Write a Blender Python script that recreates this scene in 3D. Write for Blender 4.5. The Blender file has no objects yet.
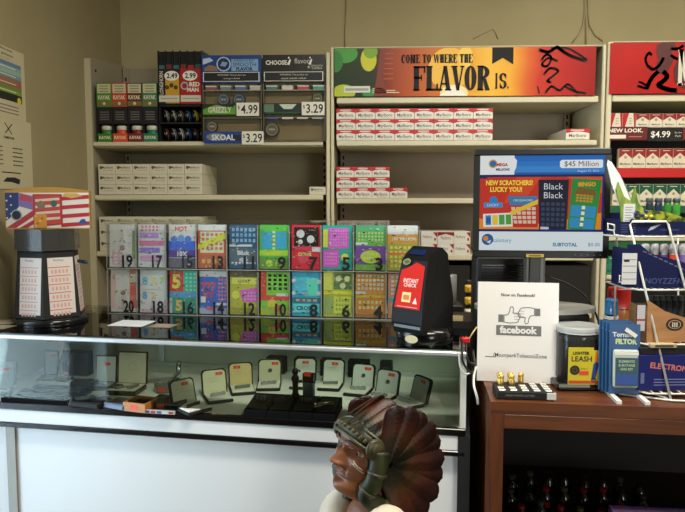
import bpy, math, random
from mathutils import Vector, Matrix
rnd = random.Random(7)
D = bpy.data
SC = bpy.context.scene
COL = SC.collection
PI = math.pi
rad = math.radians

# ---------------------------------------------------------------- camera
CAMZ = 1.36
FPX = 640.0
cam = D.cameras.new('camera'); cam.sensor_fit = 'HORIZONTAL'; cam.sensor_width = 36
cam.lens = FPX / 685 * 36; cam.clip_start = .02
camo = D.objects.new('camera', cam); COL.objects.link(camo)
camo.location = (0, 0, CAMZ); camo.rotation_euler = (rad(90 - 4.6), 0, rad(2.0))
SC.camera = camo
CR = camo.rotation_euler.to_matrix(); CO = Vector((0, 0, CAMZ))

def ray(px, py):
    return CR @ Vector(((px - 342.5) / FPX, -(py - 256) / FPX, -1))
def P(px, py, X=None, Y=None, Z=None):
    d = ray(px, py)
    if Y is not None: t = Y / d.y
    elif Z is not None: t = (Z - CAMZ) / d.z
    else: t = X / d.x
    return CO + d * t
def zat(py, Y, px=342): return P(px, py, Y=Y).z
def xat(px, Y, py=200): return P(px, py, Y=Y).x

# ---------------------------------------------------------------- materials
_M = {}
def lin(h):
    h = h.lstrip('#'); o = []
    for i in (0, 2, 4):
        c = int(h[i:i + 2], 16) / 255
        o.append(c / 12.92 if c <= .04045 else ((c + .055) / 1.055) ** 2.4)
    return (*o, 1)
def newmat(name):
    m = D.materials.new(name); m.use_nodes = True
    nt = m.node_tree; b = nt.nodes['Principled BSDF']
    return m, nt, b
def mat(h, r=.5, m=0.0, s=.5):
    k = (h, r, m, s)
    if k in _M: return _M[k]
    mm, nt, b = newmat('paint_' + h.strip('#'))
    b.inputs['Base Color'].default_value = lin(h); b.inputs['Roughness'].default_value = r
    b.inputs['Metallic'].default_value = m; b.inputs['Specular IOR Level'].default_value = s
    _M[k] = mm
    return mm
def emit(h, st):
    k = ('e', h, st)
    if k in _M: return _M[k]
    mm, nt, b = newmat('lit_' + h.strip('#'))
    b.inputs['Base Color'].default_value = (0.006, .006, .006, 1); b.inputs['Roughness'].default_value = .5; b.inputs['Specular IOR Level'].default_value = .12
    b.inputs['Emission Color'].default_value = lin(h); b.inputs['Emission Strength'].default_value = st
    _M[k] = mm
    return mm
def noise_mat(name, c1, c2, scale=20, r=.6, bump=0, stretch=(1, 1, 1), detail=4, s=.3, lo=.35, hi=.65, dist=0.0):
    mm, nt, b = newmat(name)
    tc = nt.nodes.new('ShaderNodeTexCoord'); mp = nt.nodes.new('ShaderNodeMapping')
    mp.inputs['Scale'].default_value = stretch
    n = nt.nodes.new('ShaderNodeTexNoise'); n.inputs['Scale'].default_value = scale; n.inputs['Detail'].default_value = detail
    n.inputs['Distortion'].default_value = dist
    cr = nt.nodes.new('ShaderNodeValToRGB')
    cr.color_ramp.elements[0].color = lin(c1); cr.color_ramp.elements[0].position = lo
    cr.color_ramp.elements[1].color = lin(c2); cr.color_ramp.elements[1].position = hi
    L = nt.links.new
    L(tc.outputs['Object'], mp.inputs[0]); L(mp.outputs[0], n.inputs['Vector']); L(n.outputs['Fac'], cr.inputs[0])
    L(cr.outputs[0], b.inputs['Base Color']); b.inputs['Roughness'].default_value = r
    b.inputs['Specular IOR Level'].default_value = s
    if bump:
        bp = nt.nodes.new('ShaderNodeBump'); bp.inputs['Strength'].default_value = bump; bp.inputs['Distance'].default_value = .004
        L(n.outputs['Fac'], bp.inputs['Height']); L(bp.outputs[0], b.inputs['Normal'])
    return mm
def glass_mat(name, tint='#ffffff', refl=1.0, rough=.02, ior=1.45, haze=0.0):
    mm = D.materials.new(name); mm.use_nodes = True
    nt = mm.node_tree; nt.nodes.clear()
    o = nt.nodes.new('ShaderNodeOutputMaterial'); t = nt.nodes.new('ShaderNodeBsdfTransparent')
    g = nt.nodes.new('ShaderNodeBsdfGlossy'); f = nt.nodes.new('ShaderNodeFresnel'); mx = nt.nodes.new('ShaderNodeMixShader')
    t.inputs[0].default_value = lin(tint); g.inputs['Roughness'].default_value = rough
    f.inputs['IOR'].default_value = ior
    L = nt.links.new
    mu = nt.nodes.new('ShaderNodeMath'); mu.operation = 'MULTIPLY'; mu.inputs[1].default_value = refl
    L(f.outputs[0], mu.inputs[0]); L(mu.outputs[0], mx.inputs[0]); L(t.outputs[0], mx.inputs[1]); L(g.outputs[0], mx.inputs[2])
    last = mx
    if haze:
        df = nt.nodes.new('ShaderNodeBsdfDiffuse'); df.inputs[0].default_value = (.8, .8, .8, 1)
        m2 = nt.nodes.new('ShaderNodeMixShader'); m2.inputs[0].default_value = haze
        L(mx.outputs[0], m2.inputs[1]); L(df.outputs[0], m2.inputs[2]); last = m2
    L(last.outputs[0], o.inputs['Surface'])
    return mm

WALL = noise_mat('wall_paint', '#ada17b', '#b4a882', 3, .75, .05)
WALL_SHADED = noise_mat('wall_paint_shaded', '#968b69', '#9c916f', 3, .7, .05)  # same wall paint, darkened to put the left wall's dimness into the colour
CREAM = mat('#d6ceb0', .45); CREAM2 = mat('#c5bd9e', .5); TAUPE = mat('#a8998a', .55); OLIVE = mat('#9c937c', .55)
SLOT = mat('#1c1a16', .8)
BLACK = mat('#0d0d0e', .4); BLACKG = mat('#0b0b0c', .18); BLACKM = mat('#121213', .75); WHITE = mat('#ecebe6', .45); PAPER = mat('#e9e8e4', .7)
CHROME = mat('#c9ccd0', .18, 1.0); STEEL = mat('#9da1a6', .32, 1.0); GOLD = mat('#e6c46a', .36, .85); ALU = mat('#d3d6d9', .38, .55)
RED = mat('#c4161c', .45); STICK = mat('#f04a30', .55); DKTXT = mat('#1a1a1c', .6)
GLASS = glass_mat('case_glass', '#f1f7f3', 1.0, .01, 1.5)
ACRY = glass_mat('clear_acrylic', '#fafcfc', .45, .05, 1.4, .004)
SMOKE = glass_mat('smoked_acrylic', '#8d8a84', 1.0, .06, 1.45)
WINGL = glass_mat('window_glass', '#f4f8f8', .8, .0, 1.4)
WIRE = mat('#e8e6de', .35)
def wood_mat(name, c1, c2, axis='x', sc=9):
    st = {'x': (.6, 9, 9), 'z': (9, 9, .6), 'y': (9, .6, 9)}[axis]
    return noise_mat(name, c1, c2, sc, .38, .03, st, 6, .5, .3, .7, .6)
CABW = wood_mat('cabinet_walnut', '#4a2412', '#74401f', 'x', 4)
CABWV = wood_mat('cabinet_walnut_upright', '#4a2412', '#74401f', 'z', 4)

# ---------------------------------------------------------------- mesh builder
_TX = {}
def text_mesh(s, bold):
    k = (s, bold)
    if k in _TX: return _TX[k]
    c = D.curves.new('lettering_curve', 'FONT'); c.body = s; c.resolution_u = 2; c.offset = bold
    o = D.objects.new('lettering_curve', c); COL.objects.link(o)
    bpy.context.view_layer.update()
    me = D.meshes.new_from_object(o.evaluated_get(bpy.context.evaluated_depsgraph_get()))
    vs = [tuple(v.co) for v in me.vertices]; fs = [tuple(p.vertices) for p in me.polygons]
    D.objects.remove(o); D.curves.remove(c); D.meshes.remove(me)
    if not vs: vs = [(0, 0, 0)]
    x0 = min(v[0] for v in vs); x1 = max(v[0] for v in vs); y0 = min(v[1] for v in vs); y1 = max(v[1] for v in vs)
    _TX[k] = (vs, fs, x0, x1, y0, y1)
    return _TX[k]

class MB:
    def __init__(s):
        s.v = []; s.f = []; s.mi = []; s.mats = []; s.sm = []; s.M = None
    def add(s, vs, fs, m, smooth=False):
        if m not in s.mats: s.mats.append(m)
        i = s.mats.index(m); b = len(s.v)
        s.v += [tuple(s.M @ Vector(v)) for v in vs] if s.M is not None else [tuple(v) for v in vs]
        for f in fs:
            s.f.append([b + k for k in f]); s.mi.append(i); s.sm.append(smooth)
        return s
    def box(s, x0, x1, y0, y1, z0, z1, m, bev=0.0):
        if x0 > x1: x0, x1 = x1, x0
        if y0 > y1: y0, y1 = y1, y0
        if z0 > z1: z0, z1 = z1, z0
        if bev <= 0:
            vs = [(x, y, z) for z in (z0, z1) for y in (y0, y1) for x in (x0, x1)]
            return s.add(vs, [(0, 2, 3, 1), (4, 5, 7, 6), (0, 1, 5, 4), (2, 6, 7, 3), (0, 4, 6, 2), (1, 3, 7, 5)], m)
        b = min(bev, (x1 - x0) * .45, (y1 - y0) * .45, (z1 - z0) * .45)
        vs = []; ix = {}
        for i, x in enumerate((x0, x1)):
            for j, y in enumerate((y0, y1)):
                for k, z in enumerate((z0, z1)):
                    sx, sy, sz = (1, -1)[i], (1, -1)[j], (1, -1)[k]
                    for a, p in enumerate(((x, y + sy * b, z + sz * b), (x + sx * b, y, z + sz * b), (x + sx * b, y + sy * b, z))):
                        ix[i, j, k, a] = len(vs); vs.append(p)
        fs = []
        for i in (0, 1): fs.append([ix[i, j, k, 0] for j, k in ((0, 0), (0, 1), (1, 1), (1, 0))][::(1 if i == 0 else -1)])
        for j in (0, 1): fs.append([ix[i, j, k, 1] for i, k in ((0, 0), (1, 0), (1, 1), (0, 1))][::(1 if j == 0 else -1)])
        for k in (0, 1): fs.append([ix[i, j, k, 2] for i, j in ((0, 0), (0, 1), (1, 1), (1, 0))][::(1 if k == 0 else -1)])
        for i in (0, 1):
            for j in (0, 1): fs.append([ix[i, j, 0, 0], ix[i, j, 0, 1], ix[i, j, 1, 1], ix[i, j, 1, 0]])
        for i in (0, 1):
            for k in (0, 1): fs.append([ix[i, 0, k, 0], ix[i, 0, k, 2], ix[i, 1, k, 2], ix[i, 1, k, 0]])
        for j in (0, 1):
            for k in (0, 1): fs.append([ix[0, j, k, 1], ix[0, j, k, 2], ix[1, j, k, 2], ix[1, j, k, 1]])
        for i in (0, 1):
            for j in (0, 1):
                for k in (0, 1): fs.append([ix[i, j, k, 0], ix[i, j, k, 1], ix[i, j, k, 2]])
        return s.add(vs, fs, m)
    def poly(s, pts, m): return s.add(pts, [list(range(len(pts)))], m)
    def rect(s, x0, x1, z0, z1, y, m): return s.poly([(x0, y, z0), (x1, y, z0), (x1, y, z1), (x0, y, z1)], m)
    def flat(s, pts, y, m): return s.poly([(a, y, b) for a, b in pts], m)
    def disc(s, x, z, r, y, m, n=20, rz=None):
        rz = r if rz is None else rz
        return s.poly([(x + r * math.cos(2 * PI * i / n), y, z + rz * math.sin(2 * PI * i / n)) for i in range(n)], m)
    def ring(s, x, z, r, w, y, m, n=24, a0=0, a1=2 * PI):
        vs = []; fs = []
        for i in range(n + 1):
            a = a0 + (a1 - a0) * i / n
            for q in (r, r - w): vs.append((x + q * math.cos(a), y, z + q * math.sin(a)))
        for i in range(n): fs.append((2 * i, 2 * i + 1, 2 * i + 3, 2 * i + 2))
        return s.add(vs, fs, m)
    def stroke(s, pts, w, y, m):
        for (a, b), (c, d) in zip(pts, pts[1:]):
            l = math.hypot(c - a, d - b) or 1e-6; nx, nz = -(d - b) / l * w / 2, (c - a) / l * w / 2
            ex, ez = (c - a) / l * w * .3, (d - b) / l * w * .3
            s.poly([(a - ex + nx, y, b - ez + nz), (a - ex - nx, y, b - ez - nz), (c + ex - nx, y, d + ez - nz), (c + ex + nx, y, d + ez + nz)], m)
        return s
    def prism(s, poly, y0, y1, m, plane='xz'):
        n = len(poly)
        g = {'xz': lambda a, b, c: (a, c, b), 'yz': lambda a, b, c: (c, a, b), 'xy': lambda a, b, c: (a, b, c)}[plane]
        vs = [g(a, b, y0) for a, b in poly] + [g(a, b, y1) for a, b in poly]
        fs = [list(range(n)), list(range(2 * n - 1, n - 1, -1))] + [(i, i + n, (i + 1) % n + n, (i + 1) % n) for i in range(n)]
        return s.add(vs, fs, m)
    def lathe(s, prof, m, n=24, c=(0, 0, 0), axis='z', smooth=True, sx=1, sy=1):
        vs = []; fs = []
        for r, h in prof:
            for i in range(n):
                a = 2 * PI * i / n; p = (r * math.cos(a) * sx, r * math.sin(a) * sy, h)
                if axis == 'y': p = (p[0], p[2], p[1])
                elif axis == 'x': p = (p[2], p[0], p[1])
                vs.append((p[0] + c[0], p[1] + c[1], p[2] + c[2]))
        k = len(prof)
        for j in range(k - 1):
            for i in range(n): fs.append((j * n + i, j * n + (i + 1) % n, (j + 1) * n + (i + 1) % n, (j + 1) * n + i))
        s.add(vs, fs, m, smooth)
        b = len(s.v) - len(vs); mi = s.mats.index(m)
        for j in (0, k - 1):
            if prof[j][0] > 1e-5:
                s.f.append([b + j * n + i for i in range(n)]); s.mi.append(mi); s.sm.append(False)
        return s
    def cyl(s, c, r, h, m, n=20, axis='z', bev=0.0, smooth=True):
        pr = [(r - bev, 0), (r, bev), (r, h - bev), (r - bev, h)] if bev else [(r, 0), (r, h)]
        return s.lathe(pr, m, n, c, axis, smooth)
    def tube(s, pts, r, m, n=8):
        pts = [Vector(p) for p in pts]; rs = r if isinstance(r, (list, tuple)) else [r] * len(pts)
        vs = []; fs = []; up = None
        for i, p in enumerate(pts):
            t = (pts[min(i + 1, len(pts) - 1)] - pts[max(i - 1, 0)]).normalized()
            if up is None: up = Vector((0, 0, 1)) if abs(t.z) < .9 else Vector((1, 0, 0))
            a = t.cross(up).normalized(); b = a.cross(t).normalized(); up = b
            for k in range(n):
                q = 2 * PI * k / n; vs.append(tuple(p + a * math.cos(q) * rs[i] + b * math.sin(q) * rs[i]))
        for i in range(len(pts) - 1):
            for k in range(n): fs.append((i * n + k, i * n + (k + 1) % n, (i + 1) * n + (k + 1) % n, (i + 1) * n + k))
        fs += [list(range(n))[::-1], [(len(pts) - 1) * n + k for k in range(n)]]
        return s.add(vs, fs, m, True)
    def text(s, t, cx, cz, h, y, m, w=None, bold=0.0, ang=0, wmax=None, al='c'):
        vs, fs, x0, x1, y0, y1 = text_mesh(t, bold)
        kz = h / max(y1 - y0, 1e-6); kx = kz if w is None else w / max(x1 - x0, 1e-6)
        if wmax and (x1 - x0) * kx > wmax: kx = wmax / (x1 - x0)
        ca, sa = math.cos(ang), math.sin(ang); o = []
        mx = (x0 + x1) / 2 if al == 'c' else (x0 if al == 'l' else x1)
        for v in vs:
            a = (v[0] - mx) * kx; b = (v[1] - (y0 + y1) / 2) * kz
            o.append((cx + a * ca - b * sa, y, cz + a * sa + b * ca))
        return s.add(o, fs, m)
    def build(s, name, parent=None, loc=(0, 0, 0), rz=0.0, rot=None):
        me = D.meshes.new(name); me.from_pydata(s.v, [], s.f)
        for m in s.mats: me.materials.append(m)
        me.polygons.foreach_set('material_index', s.mi); me.polygons.foreach_set('use_smooth', s.sm)
        me.update()
        o = D.objects.new(name, me); COL.objects.link(o)
        o.location = loc; o.rotation_euler = rot if rot else (0, 0, rz)
        if parent is not None: o.parent = parent
        return o

def spl(pts, n=8):
    """Catmull-Rom through points"""
    pts = [Vector(p) for p in pts]; q = [2 * pts[0] - pts[1]] + pts + [2 * pts[-1] - pts[-2]]; o = []
    for i in range(1, len(q) - 2):
        for k in range(n):
            t = k / n; a, b, c, d = q[i - 1], q[i], q[i + 1], q[i + 2]
            o.append(.5 * ((2 * b) + (c - a) * t + (2 * a - 5 * b + 4 * c - d) * t * t + (3 * b - a - 3 * c + d) * t ** 3))
    return o + [pts[-1]]
def tag(o, label, cat, group=None, kind=None):
    o['label'] = label; o['category'] = cat
    if group: o['group'] = group
    if kind: o['kind'] = kind
    return o
def thing(name, label, cat, loc=(0, 0, 0), rz=0.0, group=None, rot=None):
    o = D.objects.new(name, None); COL.objects.link(o); o.empty_display_size = .05
    o.location = loc; o.rotation_euler = rot if rot else (0, 0, rz)
    return tag(o, label, cat, group)
def struct(o):
    o['kind'] = 'structure'; return o
def dup(root, loc, rz=None, label=None, group=None):
    r = root.copy(); COL.objects.link(r); r.location = loc
    if rz is not None: r.rotation_euler = (0, 0, rz)
    if label: r['label'] = label
    if group: r['group'] = group
    for ch in list(root.children):
        c = ch.copy(); COL.objects.link(c); c.parent = r
        for g in list(ch.children):
            d = g.copy(); COL.objects.link(d); d.parent = c
    return r
ORD = 'first second third fourth fifth sixth seventh eighth ninth tenth'.split()

# slab-serif capitals for the big banner, drawn in a unit box
def slab(mb, ch, x, z, w, h, y, m):
    st = .42 * w; th = .085 * h; e = .05 * w
    def R(a, b, c, d): mb.rect(x + a, x + b, z + c, z + d, y, m)
    def Q(*p): mb.flat([(x + a, z + b) for a, b in p], y, m)
    def ringp(cx, cz, rx, rz, wx, wz, a0, a1, n=18):
        vs = []; fs = []
        for i in range(n + 1):
            a = a0 + (a1 - a0) * i / n
            vs.append((x + cx + rx * math.cos(a), y, z + cz + rz * math.sin(a)))
            vs.append((x + cx + (rx - wx) * math.cos(a), y, z + cz + (rz - wz) * math.sin(a)))
        for i in range(n): fs.append((2 * i, 2 * i + 1, 2 * i + 3, 2 * i + 2))
        mb.add(vs, fs, m)
    if ch in 'FLEIHTMRN':
        sx = (w - st) / 2 if ch in 'IT' else e
        s2 = st if ch != 'M' else st * .6
        R(sx, sx + s2, 0, h); R(sx - e, sx + s2 + e, 0, th * .7); R(sx - e, sx + s2 + e, h - th * .7, h)
    if ch in 'FE':
        R(e, w, h - th, h); R(w - .14 * w, w, h - .28 * h, h); R(e, .72 * w, .48 * h, .48 * h + th); R(.62 * w, .72 * w, .4 * h, .64 * h)
    if ch in 'LE':
        R(e, w, 0, th); R(w - .14 * w, w, 0, .28 * h)
    if ch == 'T':
        R(0, w, h - th, h); R(0, .13 * w, h - .26 * h, h); R(w - .13 * w, w, h - .26 * h, h)
    if ch in 'HN':
        R(w - e - st, w - e, 0, h); R(w - st - 2 * e, w, 0, th * .7); R(w - st - 2 * e, w, h - th * .7, h); R(e, w - e, .46 * h, .46 * h + th)
    if ch == 'M':
        R(w - e - st, w - e, 0, h); R(w - st - 2 * e, w, 0, th * .7)
        Q((e, h), (e + .3 * w, h), (.6 * w, .1 * h), (.45 * w, .1 * h)); Q((w - e - .12 * w, h), (w - e, h), (.6 * w, .1 * h), (.45 * w, .1 * h))
    if ch == 'O': ringp(w / 2, h / 2, w / 2, h / 2, st * .95, th * .9, 0, 2 * PI, 28)
    if ch == 'C':
        ringp(w / 2, h / 2, w / 2, h / 2, st * .95, th * .9, .28 * PI, 1.72 * PI, 24); R(w * .78, w * .92, .62 * h, .9 * h)
    if ch == 'A':
        Q((.04 * w, 0), (.17 * w, 0), (.5 * w, .9 * h), (.4 * w, h)); Q((.62 * w, 0), (.98 * w, 0), (.66 * w, h), (.36 * w, h)); R(.2 * w, .7 * w, .24 * h, .24 * h + th * .8)
        R(-.05 * w, .3 * w, 0, th * .7); R(.52 * w, 1.05 * w, 0, th * .7)
    if ch == 'V':
        Q((0.02 * w, h), (.4 * w, h), (.66 * w, 0), (.4 * w, 0)); Q((.84 * w, h), (.97 * w, h), (.62 * w, 0), (.5 * w, 0))
        R(-.05 * w, .48 * w, h - th * .7, h); R(.7 * w, 1.05 * w, h - th * .7, h)
    if ch == 'W':
        for k in (0, .42 * w):
            Q((k, h), (k + .24 * w, h), (k + .38 * w, 0), (k + .24 * w, 0)); Q((k + .46 * w, h), (k + .56 * w, h), (k + .36 * w, 0), (k + .28 * w, 0))
    if ch == 'R':
        ringp(e + st * .7, .73 * h, w - e - st * .7, .27 * h, st * .9, th * .9, -PI / 2, PI / 2, 14)
        Q((.45 * w, .48 * h), (.72 * w, .48 * h), (1.05 * w, 0), (.68 * w, 0))
    if ch == 'S':
        ringp(w / 2, .73 * h, w / 2, .27 * h, st * .85, th, .1 * PI, 1.5 * PI, 16); ringp(w / 2, .27 * h, w / 2, .27 * h, st * .85, th, -.9 * PI, .5 * PI, 16)
        R(.78 * w, .92 * w, .66 * h, .95 * h); R(.08 * w, .22 * w, .05 * h, .34 * h)
    if ch == '.': mb.disc(x + st / 2, z + th, st * .5, y, m, 16, th * 1.1)
def slabtext(mb, t, x, z, w, h, y, m, gap=.14):
    wid = {'I': .55, 'M': 1.35, 'W': 1.5, ' ': .45, '.': .4}
    tot = sum(wid.get(c, 1) + gap for c in t) - gap; u = w / tot
    for c in t:
        cw = wid.get(c, 1) * u
        if c != ' ': slab(mb, c, x, z, cw, h, y, m)
        x += cw + gap * u
# ================================================================ the setting
YF, YB, YW = 2.80, 3.18, 3.23
XL = xat(122, YW, 80)
XR = 2.35; YR = -2.6; ZC = 2.75
FLOOR = noise_mat('floor_vinyl', '#3f3830', '#575045', 5, .45, .02)
struct(MB().box(XL - .2, XR + .2, YR - .2, YW + .2, -.1, 0, FLOOR).build('floor'))
struct(MB().box(XL - .2, XR + .2, YR - .2, YW + .2, ZC, ZC + .1, mat('#dcd8cc', .9)).build('ceiling'))
struct(MB().box(XL - .2, XR + .2, YW, YW + .15, 0, ZC, WALL).build('wall_back'))
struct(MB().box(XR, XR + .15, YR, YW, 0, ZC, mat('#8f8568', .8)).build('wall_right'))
W1 = (1.14, 1.86, .10, 1.95)      # window in the left wall: y0, y1, z0, z1
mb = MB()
for a, b, c, d in ((YR, W1[0], 0, ZC), (W1[1], YW, 0, ZC), (W1[0], W1[1], 0, W1[2]), (W1[0], W1[1], W1[3], ZC)): mb.box(XL - .12, XL, a, b, c, d, WALL_SHADED)
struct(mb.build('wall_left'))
W2 = (1.15, 2.25, .7, 2.3)       # shop window behind the camera: x0, x1, z0, z1
mb = MB()
for a, b, c, d in ((XL, W2[0], 0, ZC), (W2[1], XR, 0, ZC), (W2[0], W2[1], 0, W2[2]), (W2[0], W2[1], W2[3], ZC)): mb.box(a, b, YR - .12, YR, c, d, mat('#6f6652', .8))
struct(mb.build('wall_front'))
def win(name, pts, horiz):
    a0, a1, z0, z1 = pts; f = MB(); g = MB(); t = .04
    def bx(a, b, c, d, m, mbb, th):
        if horiz: mbb.box(a, b, YR - .06 - th, YR - .06 + th, c, d, m)
        else: mbb.box(XL - .06 - th, XL - .06 + th, a, b, c, d, m)
    for q in ((a0, a0 + t, z0, z1), (a1 - t, a1, z0, z1), (a0, a1, z0, z0 + t), (a0, a1, z1 - t, z1)) + ((((a0 + a1) / 2 - t / 2, (a0 + a1) / 2 + t / 2, z0, z1),) if horiz else ()): bx(*q, ALU, f, .03)
    w = struct(f.build(name)); bx(a0 + t, a1 - t, z0 + t, z1 - t, WINGL, g, .003)
    struct(g.build('pane', w))
win('window_1', W1, False); win('window_2', W2, True)
mb = MB()
mb.box(XL, XR, YW - .012, YW, 0, .09, mat('#8d8570', .6)); struct(mb.build('baseboard_back'))

# cables pinned on the back wall
def wall_cable(px, label, pts, r=.0035):
    mb = MB(); mb.tube([P(a, b, Y=YW - .006) for a, b in pts], r, mat('#a89c78', .6))
    tag(mb.build('wall_cable'), label, 'cable', 'thin cables on the back wall')
wall_cable(0, 'thin painted cable running down the wall above the end of the orange banner', [(347, -20), (346.5, 10), (345.5, 30), (345, 47)], .004)
wall_cable(0, 'painted cable dropping straight down the wall above the right end of the orange banner', [(585, -20), (586, 10), (586.5, 25), (586, 44)], .005)
wall_cable(0, 'curving painted cable splaying left along the wall above the orange banner', [(584.5, -20), (585, 12), (583, 26), (578, 36), (572, 43)], .004)
wall_cable(0, 'curving painted cable splaying right above the gap between the two banners', [(588, -20), (588, 12), (590, 26), (595, 35), (603, 41)], .004)
wall_cable(0, 'short bent wire loop on the wall above the ribbon of the orange banner', [(473, 39), (482, 34), (493, 29), (496, 33), (498, 39)], .002)

# ---------------------------------------------------------------- posters on the left wall
def on_left(px, py): return P(px, py, X=XL + .003)
def lpost(name, label, x0, x1, ya, yb, draw, ytilt=0):
    a = on_left(x1, (ya + yb) / 2); h0 = on_left(x1, ya).z; h1 = on_left(x1, yb).z
    w = a.y - on_left(x0, (ya + yb) / 2).y
    mb = MB(); mb.box(-w, 0, 0, .001, 0, h0 - h1, mat('#bdb493', .75)); draw(mb, w, h0 - h1)  # paper toned down towards the wall, its shading put into the colour
    tag(mb.build(name, None, (XL + .003, a.y, h1), PI / 2), label, 'poster', 'posters on the left wall')
def d1(mb, w, h):
    k = DKTXT; y = -.0004
    mb.text('Make the most every', -w * .47, h * .96, h * .035, y, k, wmax=w * .8, bold=.02); mb.text('day for tomorrow', -w * .45, h * .89, h * .04, y, k, wmax=w * .7, bold=.02)
    mb.text('Now on Market', -w * .5, h * .84, h * .025, y, mat('#b08a3c'), wmax=w * .5)
    x0, x1 = -w * .98, -w * .1
    for i, c in enumerate(['#5c7f96', '#7fa0a8', '#93aa9c', '#6d8fa2', '#8c6a4e', '#9c5b44', '#6f7d3e', '#75933a']):
        z1 = h * .8 - i * h * .055; mb.rect(x0, x1, z1 - h * .055, z1, y, mat(c, .6))
        if i % 2: mb.rect(x0 + .02, x1 - w * .15, z1 - h * .03, z1 - h * .018, 2 * y, mat('#d8d4c0'))
    mb.rect(x0 + w * .05, x1, h * .25, h * .36, y, mat('#20241c')); mb.disc(x1 - w * .08, h * .28, w * .05, 2 * y, mat('#d8c33a'))
    for i in range(3): mb.rect(-w * .85, -w * .2, h * (.17 - i * .05), h * (.185 - i * .05), y, mat('#77736a'))
def d2(mb, w, h):
    k = DKTXT; y = -.0004
    mb.stroke([(-w * .6, h * .92), (-w * .45, h * .78)], .004, y, k); mb.stroke([(-w * .44, h * .92), (-w * .59, h * .78)], .004, y, k)
    mb.text('TOMBSTONE', -w * .52, h * .72, h * .035, y, k, wmax=w * .4, bold=.03)
    for i in range(5):
        mb.rect(-w * .8, -w * .66, h * (.575 - i * .06), h * (.592 - i * .06), y, mat('#5b5750')); mb.rect(-w * .45, -w * .22, h * (.575 - i * .06), h * (.592 - i * .06), y, mat('#5b5750'))
    mb.rect(-w * .7, -w * .28, h * .225, h * .24, y, k)
    mb.flat([(-w * .68, h * .1), (-w * .6, h * .16), (-w * .42, h * .17), (-w * .3, h * .14), (-w * .33, h * .07), (-w * .5, h * .1)], y, k)
lpost('wall_poster', 'colourful poster with blue and green picture bands high on the left wall', -14, 25, 55, 122, d1)
lpost('wall_poster', 'white printed sheet with crossed tools mark below the colourful wall poster', -14, 32, 123.5, 190, d2)

# ================================================================ shelving units
def shelf_unit(label, x0, x1, lips, kind, zt, colb):
    t = thing('shelving_unit', label, 'shelving', ((x0 + x1) / 2, YF, 0), 0, 'metal wall shelving')
    h = (x1 - x0) / 2
    MB().box(-h + .03, h - .03, YB - YF, YB - YF + .02, .1, zt - .02, colb).build('back_panel', t)
    for s in (-1, 1):
        m = MB(); xx = s * (h - .045)
        m.box(xx - .014, xx + .014, YB - YF - .012, YB - YF, .1, zt - .02, colb)
        z = .3
        while z < zt - .06: m.box(xx - .004, xx + .004, YB - YF - .0135, YB - YF - .011, z, z + .018, SLOT); z += .032
        m.build('slotted_standard', t)
    for (pl, pt, md) in lips:
        z0, z1 = zat(pt + pl, YF), zat(pt, YF)
        m = MB(); m.box(-h + .03, h - .03, .012, YB - YF - .012, z1 - .024, z1 - .002, CREAM2)
        m.box(-h + .028, h - .028, 0, .012, z0, z1, md, .003); m.build('shelf', t)
    MB().box(-h + .03, h - .03, .02, YB - YF, 0, .12, CREAM2).build('base_deck', t)
    return t, h
# left unit: high wooden-grey end panel on its left
xa, xb = xat(88.5, YF), xat(329.5, YF)
zt = zat(63, YB)
t, h = shelf_unit('cream metal shelving with a high side panel, in the left corner behind the ticket bins', xa, xb,
    [(4.4, 141, CREAM), (5, 195, CREAM), (5, 252, CREAM), (5, 310, CREAM)], 0, zt, OLIVE)
m = MB(); zf = zat(54.5, YF)
m.prism([(0, 0), (YB - YF + .02, 0), (YB - YF + .02, zat(63.5, YB)), (.02, zf), (0, zf - .01)], -h, -h + .026, OLIVE, 'yz')
m.box(-h - .001, -h + .027, -.006, .004, 0, zf - .008, CREAM2); m.cyl((-h + .028, .05, zf - .05), .006, .002, SLOT, 10, 'x')
m.build('side_panel', t)
MB().box(h - .014, h + .002, -.002, YB - YF + .02, 0, zat(52, YF), CREAM, .003).build('side_panel', t)
# middle unit
xc, xd = xat(330.3, YF), xat(602, YF)
t, h = shelf_unit('cream metal shelving topped by the orange banner, in the middle of the back wall', xc, xd,
    [(6.2, 97.3, CREAM), (5.2, 140.8, CREAM), (5.2, 198.4, CREAM), (5, 255, CREAM), (5, 312, CREAM)], 0, zat(50, YB), TAUPE)
for s in (-1, 1): MB().box(s * h - (0.016 if s > 0 else -.002), s * h + (.016 if s < 0 else -.002), -.004, YB - YF + .02, 0, zat(47, YF), CREAM, .004).build('upright', t)
MB().box(-h + .015, h - .015, -.002, YB - YF + .02, zat(49.5, YF) + .004, zat(47, YF), CREAM, .003).build('top_rail', t)
# right unit
xe, xf = xat(602.6, YF), xat(602.6, YF) + 1.2
t, h = shelf_unit('cream metal shelving of cigarette packs under the red banner on the right', xe, xf,
    [(7, 96.2, CREAM), (12, 129, mat('#7d1512', .5)), (9.3, 169, RED), (7, 206, mat('#0f5a34', .5)), (6, 234.5, CREAM), (4.5, 274, CREAM), (5, 330, CREAM)], 0, zat(50, YB), mat('#2a2722', .6))
for s in (-1, 1): MB().box(s * h - (0.024 if s > 0 else -.002), s * h + (.024 if s < 0 else -.002), -.004, YB - YF + .02, 0, zat(44, YF), CREAM, .004).build('upright', t)
MB().box(-h + .02, h - .02, -.002, YB - YF + .02, zat(45.5, YF) + .002, zat(43.8, YF), CREAM, .002).build('top_rail', t)
MB().box(-h + .03, h - .03, .006, .016, zat(249, YF), zat(241, YF), mat('#0f5a34', .5)).build('green_strip', t)

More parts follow.
